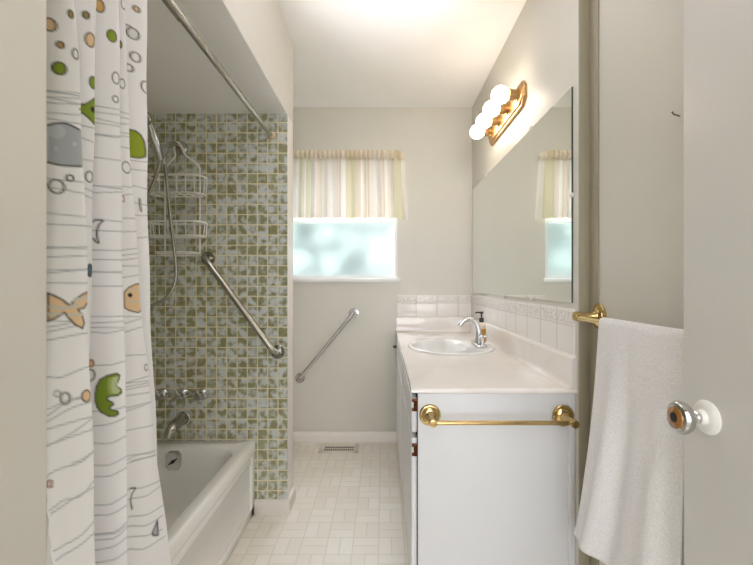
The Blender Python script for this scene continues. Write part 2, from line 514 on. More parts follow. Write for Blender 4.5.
# back wall round the window opening
WX0, WX1, WZ0, WZ1 = -.70, .105, 1.190, 2.02
b = MB()
b.box(XA - .12, WX0, YB, YB + .12, 0, CH).box(WX1, XR2 + .12, YB, YB + .12, 0, CH)
b.box(WX0, WX1, YB, YB + .12, 0, WZ0).box(WX0, WX1, YB, YB + .12, WZ1, CH)
struct(b.build('wall_back', M['wall']))
struct(MB().box(XR, XR2 + .12, YS, YB, 0, CH, 0.004).build('wall_right', M['wall']))
struct(MB().box(XR2, XR2 + .12, -.12, YS, 0, CH).build('wall_right_near', M['wall']))
struct(MB().box(XA - .12, XA, YN - .0, YB, 0, CH).build('wall_left', M['wall']))
struct(MB().box(XA - .12, XW, -.0, YN, 0, CH, 0.006, 3).build('wall_left_near', M['wall']))
struct(MB().box(XA, XW, YW + .008, YW2, 0, ZS, 0.003).build('wall_wing', M['trim']))
# soffit over the tub, flush with the wing wall
b = MB().box(XA, XW, YN, YW2, ZS + .0005, CH)
struct(b.build('ceiling_soffit', [M['wall']]))
struct(MB().box(XA + .001, XW - .001, YN + .001, YW + .006, ZS - .004, ZS).build('ceiling_soffit_underside', M['ceiling']))
# front wall with the doorway the picture is taken from
b = MB().box(XW - .2, -.22, -.12, 0, 0, CH).box(.64, XR2 + .12, -.12, 0, 0, CH).box(-.22, .64, -.12, 0, 2.06, CH)
struct(b.build('wall_front', M['wall']))
b = MB().box(HX0 - .1, HX0, HY, -.12, 0, CH).box(HX1, HX1 + .1, HY, -.12, 0, CH).box(HX0 - .1, HX1 + .1, HY - .1, HY, 0, CH)
b.box(HX0, XW - .2, -.14, -.12, 0, CH).box(XR2 + .12, HX1, -.14, -.12, 0, CH)
struct(b.build('wall_hall', M['wall']))
# tiled faces of the tub alcove
struct(MB().box(XA, XW, YW, YW + .008, 0.02, ZS - .004).build('wall_tiled_end', M['tile_x']), 'olive mottled mosaic tile on the end wall of the tub alcove')
struct(MB().box(XA, XA + .008, YN, YW, 0.02, ZS - .004).build('wall_tiled_side', M['tile_y']))
struct(MB().box(XA, XW - .03, YN, YN + .008, 0.02, ZS - .004).build('wall_tiled_near', M['tile_x']))
# baseboards
def baseboard(name, poly_boxes):
    b = MB()
    for (x0, x1, y0, y1, h) in poly_boxes:
        b.box(x0, x1, y0, y1, 0, h, 0.004)
        b.box(x0 + (0 if x1 - x0 > .05 else .0), x1, y0, y1, 0, h * .72, 0.002)
    return struct(b.build(name, M['trim']))
b = MB().prism([(YB, 0), (YB - .016, 0), (YB - .016, .048), (YB - .012, .056), (YB - .007, .062), (YB - .005, .072), (YB, .072)], 'x', XA, .118)
struct(b.build('baseboard_back', M['trim']))
b = MB()
b.prism([(YW, 0), (YW - .014, 0), (YW - .014, .062), (YW - .007, .070), (YW, .070)], 'x', -.6445, XW + .014)
b.prism([(XW, 0), (XW + .014, 0), (XW + .014, .062), (XW + .007, .070), (XW, .070)], 'y', YW, YW2)
struct(b.build('baseboard_wing', M['trim']))
b = MB().prism([(XR2, 0), (XR2 - .014, 0), (XR2 - .014, .062), (XR2 - .007, .070), (XR2, .070)], 'y', .02, YS)
struct(b.build('baseboard_right', M['trim']))
# thin L-shaped corner strip where the wall steps, coloured darker than the walls
M['taupe'] = base('dark_corner_strip', srgb(166, 159, 138), 0.45, var=0.03)
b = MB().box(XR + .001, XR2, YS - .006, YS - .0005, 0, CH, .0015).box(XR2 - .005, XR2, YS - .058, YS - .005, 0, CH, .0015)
struct(b.build('corner_strip', M['taupe']), 'darker taupe corner strip beside the towel bar')
# window
win = thing('window_1', 'frosted glass window with white frame under the striped valance', 'window', ((WX0 + WX1) / 2, YB, WZ0))
del win['category']; struct(win)
b = MB()
fw = .022
y0, y1 = YB + .004, YB + .07
b.box(WX0 - .005, WX0 + fw, y0, y1, WZ0 - .005, WZ1 + .005).box(WX1 - fw, WX1 + .005, y0, y1, WZ0 - .005, WZ1 + .005)
b.box(WX0, WX1, y0 + .001, y1 - .001, WZ0 - .005, WZ0 + .026).box(WX0, WX1, y0 + .001, y1 - .001, WZ1 - fw, WZ1 + .005)
b.box(WX0, WX1, y0 + .005, y1, 1.602, 1.640, .003)
b.build('window_frame', M['vinyl'], win)
MB().box(WX0 - .02, WX1 + .02, YB - .028, YB + .03, WZ0 - .026, WZ0 + .002, .004).build('window_sill', M['vinyl'], win)
MB().box(WX0 + fw, WX1 - fw, YB + .035, YB + .040, WZ0 + .026, 1.602).build('pane', M['pane'], win)
MB().box(WX0 + fw, WX1 - fw, YB + .045, YB + .050, 1.640, WZ1 - fw).build('pane', M['pane'], win)
# tiled splash above the vanity top: two courses on the right wall and the back wall
for nm, m_, z0, z1 in (('trim_1', M['splash'], .905, 1.010), ('trim_2', M['border'], 1.011, 1.070)):
    b = MB().box(XR - .007, XR, YS + .018, YB, z0, z1, .0015).box(.103, XR - .007, YB - .007, YB, z0, z1, .0015)
    struct(b.build(nm, m_))

# outside the window
b = MB(); rng = random.Random(3)
for k in range(1000):
    c = Vector((rng.uniform(-3.4, 2.6), 5.62 + rng.uniform(-.12, .12), 3.1 * rng.random() ** .85))
    r = rng.uniform(.07, .14)
    st = len(b.bm.verts)
    bmesh.ops.create_icosphere(b.bm, subdivisions=1, radius=r, matrix=Matrix.Translation(c))
    b.bm.verts.ensure_lookup_table()
    for v in b.bm.verts[st:]: v.co = c + (v.co - c) * rng.uniform(.75, 1.2)
b.box(-3.6, 2.8, 5.75, 6.3, -.02, 3.1)  # backing box added and hedge kept tall to screen the bright sky
o = b.build('hedge', M['hedge']); tag(o, 'green hedge outside with added backing box, blurred by the frosted window pane', 'hedge'); o['kind'] = 'stuff'
o = MB().box(-4, 4, YB + .12, 9, -.12, -.02).build('ground', M['ground']); struct(o)

# ------------------------------------------------------------------ open door at the right
DX = .573; DY1 = .764
door = thing('door_1', 'flat white slab door standing open at the right edge', 'door', (DX + .0175, .015, 0.01))
del door['category']; struct(door)
MB().box(DX, DX + .032, .012, DY1, .012, 2.03, .003).build('door_slab', M['door'], door)
kz, ky = .921, .706
ax = (-1, 0, 0)
kn = MB().lathe([(0, .0165), (.010, .0165), (.0105, .021), (.0085, .024), (.010, .027), (.010, .032), (.016, .036), (.026, .040), (.0285, .046), (.0285, .051), (.0255, .056), (.021, .0575), (.019, .0565), (0, .0565)], (DX, ky, kz), ax).build('door_knob', M['chrome'], door)
MB().lathe([(0, 0), (.0295, 0), (.030, .003), (.0275, .006), (.021, .0085), (.0145, .010), (.0115, .0165), (.0110, .017), (0, .017)], (DX, ky, kz), ax).build('rose', M['plastic_white'], kn)['label'] = 'white round rose and neck'
MB().lathe([(.0195, .0555), (.018, .0585), (.009, .0605), (.006, .058), (0, .058)], (DX, ky, kz), ax).build('knob_insert', M['tortoise'], kn)['label'] = 'amber coloured centre of the knob'
MB().lathe([(0, .0570), (.0085, .0590), (.0080, .0608), (0, .0612)], (DX, ky, kz), ax).build('lock_button', M['black'], kn)
for z in (.25, 1.02, 1.80):
    MB().tube([(DX + .0175 - .022, .006, z - .045), (DX + .0175 - .022, .006, z + .045)], .006).box(DX + .002, DX + .03, .009, .013, z - .045, z + .045).build('hinge', M['brass'], door)

# ------------------------------------------------------------------ bathtub
tx0, tx1, ty0, ty1, tz = XA + .009, -.642, YN + .010, YW - .001, .365
tub = thing('bathtub', 'white enamel bathtub set in the tiled alcove behind the shower curtain', 'bathtub', ((tx0 + tx1) / 2, (ty0 + ty1) / 2, 0))
def L(x0, x1, y0, y1, r, z): return [(p[0], p[1], z) for p in rrect(x0, x1, y0, y1, r)]
ax1 = tx1 - .010       # apron face lies behind the rolled rim
lp = [L(tx0, ax1, ty0, ty1, .003, 0), L(tx0, ax1, ty0, ty1, .003, .300), L(tx0, tx1 - .001, ty0, ty1, .003, .309),
      L(tx0, tx1, ty0, ty1, .004, .314), L(tx0, tx1, ty0, ty1, .004, .346), L(tx0, tx1 - .003, ty0, ty1, .004, .357), L(tx0, tx1 - .009, ty0 + .001, ty1 - .001, .006, .3635),
      L(tx0, tx1 - .018, ty0 + .002, ty1 - .002, .01, tz), L(tx0 + .055, tx1 - .050, ty0 + .07, ty1 - .072, .10, tz),
      L(tx0 + .061, tx1 - .056, ty0 + .077, ty1 - .079, .10, tz - .004), L(tx0 + .067, tx1 - .061, ty0 + .085, ty1 - .085, .10, tz - .013), L(tx0 + .074, tx1 - .066, ty0 + .10, ty1 - .090, .105, tz - .04),
      L(tx0 + .095, tx1 - .085, ty0 + .20, ty1 - .105, .12, .16), L(tx0 + .115, tx1 - .105, ty0 + .27, ty1 - .125, .13, .085), L(tx0 + .15, tx1 - .14, ty0 + .32, ty1 - .16, .13, .062), L(tx0 + .22, tx1 - .21, ty0 + .40, ty1 - .24, .12, .055)]
MB().loops(lp, cap0=True, cap1=True).build('tub_shell', M['tub'], tub, angle=50)
# raised frame of the apron panel
b = MB()
b.box(ax1 - .006, ax1 + .007, ty0, ty1, .001, .050, .004).box(ax1 - .006, ax1 + .007, ty1 - .055, ty1, .001, .300, .004)
b.box(ax1 - .006, ax1 + .007, ty0, ty0 + .055, .001, .300, .004).box(ax1 - .006, ax1 + .0045, ty0, ty1, .268, .306, .004)
b.build('apron_frame', M['tub'], tub)
ox, oy, oz = -1.005, ty1 - .091, .306
b = MB()
oc = [(ox + (.0375 - (.012 if q % 2 else 0)) * 0, 0) for q in range(0)]
pol = [(-.022, -.045), (.022, -.045), (.0375, -.028), (.0375, .028), (.022, .045), (-.022, .045), (-.0375, .028), (-.0375, -.028)]
b.prism([(ox + a, oz + c) for a, c in pol], 'y', oy - .010, oy + .012, bev=.004)
ov = b.build('overflow_plate', M['chrome'], tub)
MB().tube([(ox - .018, oy - .013, oz - .014), (ox, oy - .016, oz - .002), (ox + .020, oy - .013, oz + .012)], [.003, .005, .003]).lathe([(0, 0), (.009, 0), (.008, .006), (0, .007)], (ox, oy - .009, oz - .002), (0, -1, 0)).build('trip_lever', M['black'], ov)
MB().lathe([(.0, 0), (.030, 0), (.030, .004), (.022, .006), (.020, .003), (0, .003)], (ox, ty1 - .30, .055), (0, 0, 1)).build('drain', M['chrome'], tub)

# tub spout and three valve handles on the tile
sp = thing('tub_spout', 'chrome tub spout projecting from the tile just above the tub', 'spout', (-1.005, YW, .47))
b = MB().tube(catmull([(-1.003, YW + .001, .478), (-1.004, YW - .05, .476), (-1.006, YW - .100, .466), (-1.008, YW - .128, .446), (-1.008, YW - .135, .425)], 6),
              [.031, .0305, .030, .030, .029, .029, .028, .028, .027, .027, .026, .026, .026, .025, .025, .024, .023, .022, .0215, .021, .0205, .020, .0195, .019, .0185], 20)
b.build('spout_body', M['steel'], sp)
MB().lathe([(0, 0), (.036, 0), (.035, .005), (.031, .008), (0, .008)], (-1.003, YW, .478), (0, -1, 0)).build('escutcheon', M['chrome'], sp)
lab = ['lever valve handle on the tile nearest the shower curtain, left of three',
       'lever valve handle on the tile directly above the tub spout, middle of three',
       'lever valve handle on the tile farthest from the shower curtain, right of three']
hx = (-1.109, -1.010, -.909)
def handle(x, label):
    t = thing('valve_handle', 'chrome ' + label, 'valve handle', (x, YW, .599), 'three shower valve handles over the tub spout')
    MB().lathe([(0, 0), (.029, 0), (.030, .004), (.026, .011), (.016, .018), (.013, .030), (0, .030)], (x, YW, .599), (0, -1, 0)).build('escutcheon', M['chrome'], t)
    b = MB().lathe([(0, .026), (.016, .026), (.018, .034), (.018, .052), (.014, .058), (0, .059)], (x, YW, .599), (0, -1, 0), 20)
    for a, ln in ((215, .052), (100, .030), (340, .030)):
        d = Vector((math.cos(math.radians(a)), 0, math.sin(math.radians(a))))
        c = Vector((x, YW - .044, .599))
        b.tube([c, c + d * ln * .6, c + d * ln], [.009, .0085, .0065], 10)
    b.build('lever', M['steel'], t)
for x, l_ in zip(hx, lab): handle(x, l_)

# shower arm with hand shower, hose and wire caddy
arm = thing('shower_outlet', 'chrome shower arm coming out of the tile near the top', 'shower arm', (-1.017, YW, 1.83))
MB().lathe([(0, 0), (.036, 0), (.034, .006), (.020, .014), (.013, .016), (0, .016)], (-1.017, YW, 1.836), (0, -1, 0)).build('flange', M['steel'], arm)
MB().tube(catmull([(-1.017, YW - .002, 1.836), (-1.018, YW - .06, 1.838), (-1.020, YW - .11, 1.815), (-1.022, YW - .150, 1.768)], 6), .0105, 14).build('pipe', M['steel'], arm)
b = MB().tube([(-1.021, YW - .140, 1.782), (-1.023, YW - .165, 1.740)], [.017, .017], 16).tube([(-1.023, YW - .160, 1.752), (-1.023, YW - .145, 1.715)], [.013, .011], 14)
b.build('hose_bracket', M['chrome'], arm)
hs = thing('hand_shower', 'slim chrome hand shower with hose hanging beside the shower curtain', 'hand shower', (-1.02, 1.86, 1.73))
h0, h1 = Vector((-1.016, 1.830, 1.724)), Vector((-1.012, 1.722, 1.854))
b = MB().tube([h0, h0.lerp(h1, .15), h0.lerp(h1, .5), h0.lerp(h1, .85), h1], [.011, .016, .0205, .0175, .014], 16)
b.build('wand', M['chrome'], hs)
MB().lathe([(0, -.02), (.014, -.02), (.020, -.006), (.030, .010), (.031, .018), (.027, .021), (0, .021)], h1 + Vector((0, -.022, .012)), (0, -.62, -.78), 24).build('spray_head', M['steel'], hs)
hp = [(166, 163), (168, 185), (172, 215), (176, 245), (179, 268), (178, 284), (170, 298), (155, 306), (142, 303), (132, 290), (130, 270), (138, 245), (150, 210), (160, 183), (162, 163)]
hose = [(-1.0175, 1.868, 1.714), (-1.009, 1.868, 1.630), (-.991, 1.862, 1.476), (-.973, 1.858, 1.336), (-.960, 1.855, 1.228), (-.965, 1.852, 1.155), (-1.003, 1.848, 1.088), (-1.074, 1.842, 1.052),
        (-1.134, 1.838, 1.066), (-1.180, 1.834, 1.126), (-1.188, 1.830, 1.220), (-1.150, 1.828, 1.338), (-1.094, 1.826, 1.505), (-1.040, 1.825, 1.635), (-1.016, 1.830, 1.726)]
MB().tube(catmull(hose, 8), .0075, 10).build('hose', M['steel'], hs)

cad = thing('shower_caddy', 'white wire shower caddy hanging from the shower arm against the tile', 'caddy', (-1.005, 1.99, 1.29))
wr = .0028; cy_ = 2.004
b = MB()
fr = catmull([(-1.092, cy_, 1.30), (-1.092, cy_, 1.55), (-1.092, cy_, 1.70), (-1.082, cy_, 1.745), (-1.040, cy_ - .006, 1.790), (-1.036, cy_ - .02, 1.83), (-1.017, cy_ - .024, 1.8545), (-.998, cy_ - .02, 1.83), (-.985, cy_ - .006, 1.795), (-.925, cy_, 1.745), (-.918, cy_, 1.70), (-.918, cy_, 1.55), (-.918, cy_, 1.30)], 6)
b.tube(fr, .0046, 10)
b.build('hanger', M['wire'], cad)
def basket(z0, z1, x0, x1, yb, yf, name):
    b = MB()
    def loop(z, g=0, r=.045): return [(p[0], p[1], z) for p in rrect(x0 + g, x1 - g, yf + g, yb, min(r, (yb - yf) / 2 - .001), 6)]
    b.tube(loop(z1), .0050, 8, closed=True).tube(loop(z0, .006), .0040, 8, closed=True)
    n = 6
    for k in range(n):
        x = x0 + .03 + (x1 - x0 - .06) * k / (n - 1)
        b.tube([(x, yf, z1), (x, yf + .006, z0), (x, yb - .002, z0)], .0027, 6)
    for x in (x0, x1):
        s_ = 1 if x == x0 else -1
        for y in (yf + .05, yb - .03): b.tube([(x, y, z1), (x + s_ * .006, y, z0)], .0027, 6)
    b.tube([(x0 + .006, (yf + yb) / 2, z0 - .001), (x1 - .006, (yf + yb) / 2, z0 - .001)], .0024, 6)
    return b.build(name, M['wire'], cad)
basket(1.590, 1.672, -1.136, -.868, cy_, cy_ - .105, 'basket')
basket(1.384, 1.452, -1.136, -.868, cy_, cy_ - .105, 'basket')
b = MB(); tray = [(p[0], p[1], 1.306) for p in rrect(-1.098, -.915, cy_ - .085, cy_, .02, 5)]
b.tube(tray, .0046, 8, closed=True).tube([(p[0] * .96 - .04, p[1] * .9 + .195, 1.292) for p in rrect(-1.085, -.928, cy_ - .07, cy_ - .012, .015, 5)], .0024, 8, closed=True)
for k in range(10):
    x = -1.085 + .157 * k / 9
    b.tube([(x, cy_ - .085, 1.306), (x, cy_ - .072, 1.291), (x, cy_ - .012, 1.291), (x, cy_, 1.306)], .0018, 6)
b.build('soap_tray', M['wire'], cad)

# grab bars
def grab_bar(name, label, p0, p1, wy, stand, r=.0155, mt='steel'):
    p0, p1 = Vector((p0[0], wy, p0[1])), Vector((p1[0], wy, p1[1]))
    t = thing(name, label, 'grab bar', p0, None)
    d = (p1 - p0).normalized(); o = Vector((0, -stand, 0))
    pts = [p0 + Vector((0, -.002, 0)), p0 + o * .45, p0 + o * .8 + d * .012, p0 + o + d * .042] + [p0.lerp(p1, q) + o for q in (.3, .5, .7)] + [p1 + o - d * .042, p1 + o * .8 - d * .012, p1 + o * .45, p1 + Vector((0, -.002, 0))]
    MB().tube(catmull(pts, 5), r, 16).build('bar', M[mt], t)
    for p in (p0, p1):
        b = MB().lathe([(0, 0), (.036, 0), (.0365, .003), (.034, .005), (0, .006)], p, (0, -1, 0))
        fl = b.build('flange', M[mt], t)
        for a in (90, 210, 330):
            q = p + Vector((.027 * math.cos(math.radians(a)), -.005, .027 * math.sin(math.radians(a))))
            MB().lathe([(0, 0), (.004, 0), (.003, .002), (0, .0025)], q, (0, -1, 0), 10).build('screw', M['black'], fl)
    return t
grab_bar('grab_bar', 'steel grab bar running diagonally down the olive mosaic tile', (-.879, 1.282), (-.530, .812), YW, .050)
grab_bar('grab_bar', 'short chrome grab bar slanting up the plain back wall below the window', (-.606, .465), (-.212, .940), YB, .045, .0135, 'chrome')

# ------------------------------------------------------------------ shower rod and curtain
RX, RZ = -.562, 1.898
rod = thing('shower_rod', 'steel tension shower rod running under the soffit above the tub', 'shower rod', (RX, 1.3, RZ))
MB().tube([(RX, YN + .012, RZ), (RX, 1.115, RZ)], .0140, 18).build('outer_tube', M['steel'], rod)
MB().tube([(RX, 1.11, RZ), (RX, YW - .012, RZ)], .0115, 18).build('inner_tube', M['steel'], rod)
for y, s_ in ((YN, 1), (YW, -1)):
    MB().lathe([(0, 0), (.022, 0), (.022, .004), (.0165, .010), (.0155, .022), (.0115, .023), (0, .023)], (RX, y, RZ), (0, s_, 0), 22).build('end_cap', M['endcap'], rod)['label'] = 'yellowed rubber end cap'

CT, CB_ = 1.872, .130           # top and bottom of the curtain
#            (X, Y) at z 1.65      (X, Y) at z 0.66
NODES = [((-.592, .650), (-.474, .566)),
         ((-.585, .630), (-.463, .566)),
         ((-.520, .667), (-.440, .615)),
         ((-.595, .690), (-.520, .660)),
         ((-.525, .732), (-.520, .700)),
         ((-.600, .752), (-.560, .720)),
         ((-.530, .803), (-.470, .737)),
         ((-.580, .815), (-.530, .775)),
         ((-.540, .842), (-.500, .906)),
         ((-.600, .868), (-.535, .930)),
         ((-.550, .932), (-.525, .940)),
         ((-.580, .948), (-.548, .957))]
DU = .0022
def curtain_grid():
    segs = []
    for (a, b_), (c, d_) in zip(NODES, NODES[1:]):
        segs.append(.5 * (math.dist(a, c) + math.dist(b_, d_)) * 1.04)
    us, frac = [], []
    for i, s_ in enumerate(segs):
        n = max(4, round(s_ / DU))
        for k in range(n):
            us.append(sum(segs[:i]) + s_ * k / n); frac.append((i, k / n))
    us.append(sum(segs)); frac.append((len(segs) - 1, 1.0))
    us = np.array(us)
    zs = np.linspace(CT, CB_, round((CT - CB_) / DU))
    top = np.array([n[0] for n in NODES]); bot = np.array([n[1] for n in NODES])
    t = np.clip((1.65 - zs) / .99, -.25, 1.25)[:, None, None]
    late = np.repeat(t, len(NODES), 1)                         # the far edge only kicks out near the bottom
    for k_, p_ in ((2, .6), (8, 1.5), (9, 2.2), (10, 2.2), (11, 2.2)):
        late[:, k_, :] = np.sign(late[:, k_, :]) * np.abs(late[:, k_, :]) ** p_
    nodes = top[None] * (1 - late) + bot[None] * late          # rows, nodes, 2
    idx = np.array([f[0] for f in frac]); k = np.array([f[1] for f in frac])
    e = (1 - np.cos(k * PI)) / 2
    A, B = nodes[:, idx, :], nodes[:, idx + 1, :]
    mixw = .72 * e + .28 * k
    X = A[..., 0] * (1 - mixw) + B[..., 0] * mixw
    Y = A[..., 1] * (1 - k) + B[..., 1] * k
    Z = np.repeat(zs[:, None], len(us), 1)
    U = np.repeat(us[None], len(zs), 0)
    # soft creases that grow towards the bottom
    w = np.clip((1.5 - Z) / 1.2, 0, 1)
    X = X + w * (.0022 * np.sin(U * 95 + Z * 9) + .0018 * np.sin(U * 41 - Z * 17 + 1)) + .0012 * np.sin(Z * 21 + U * 12)
    # turned hem along the near edge
    hem = np.exp(-((U - segs[0]) / .012) ** 2) * np.clip((1.25 - Z) / .4, 0, 1)
    X = X + hem * .0012 * np.sin(Z * 210)
    return X, Y, Z, U
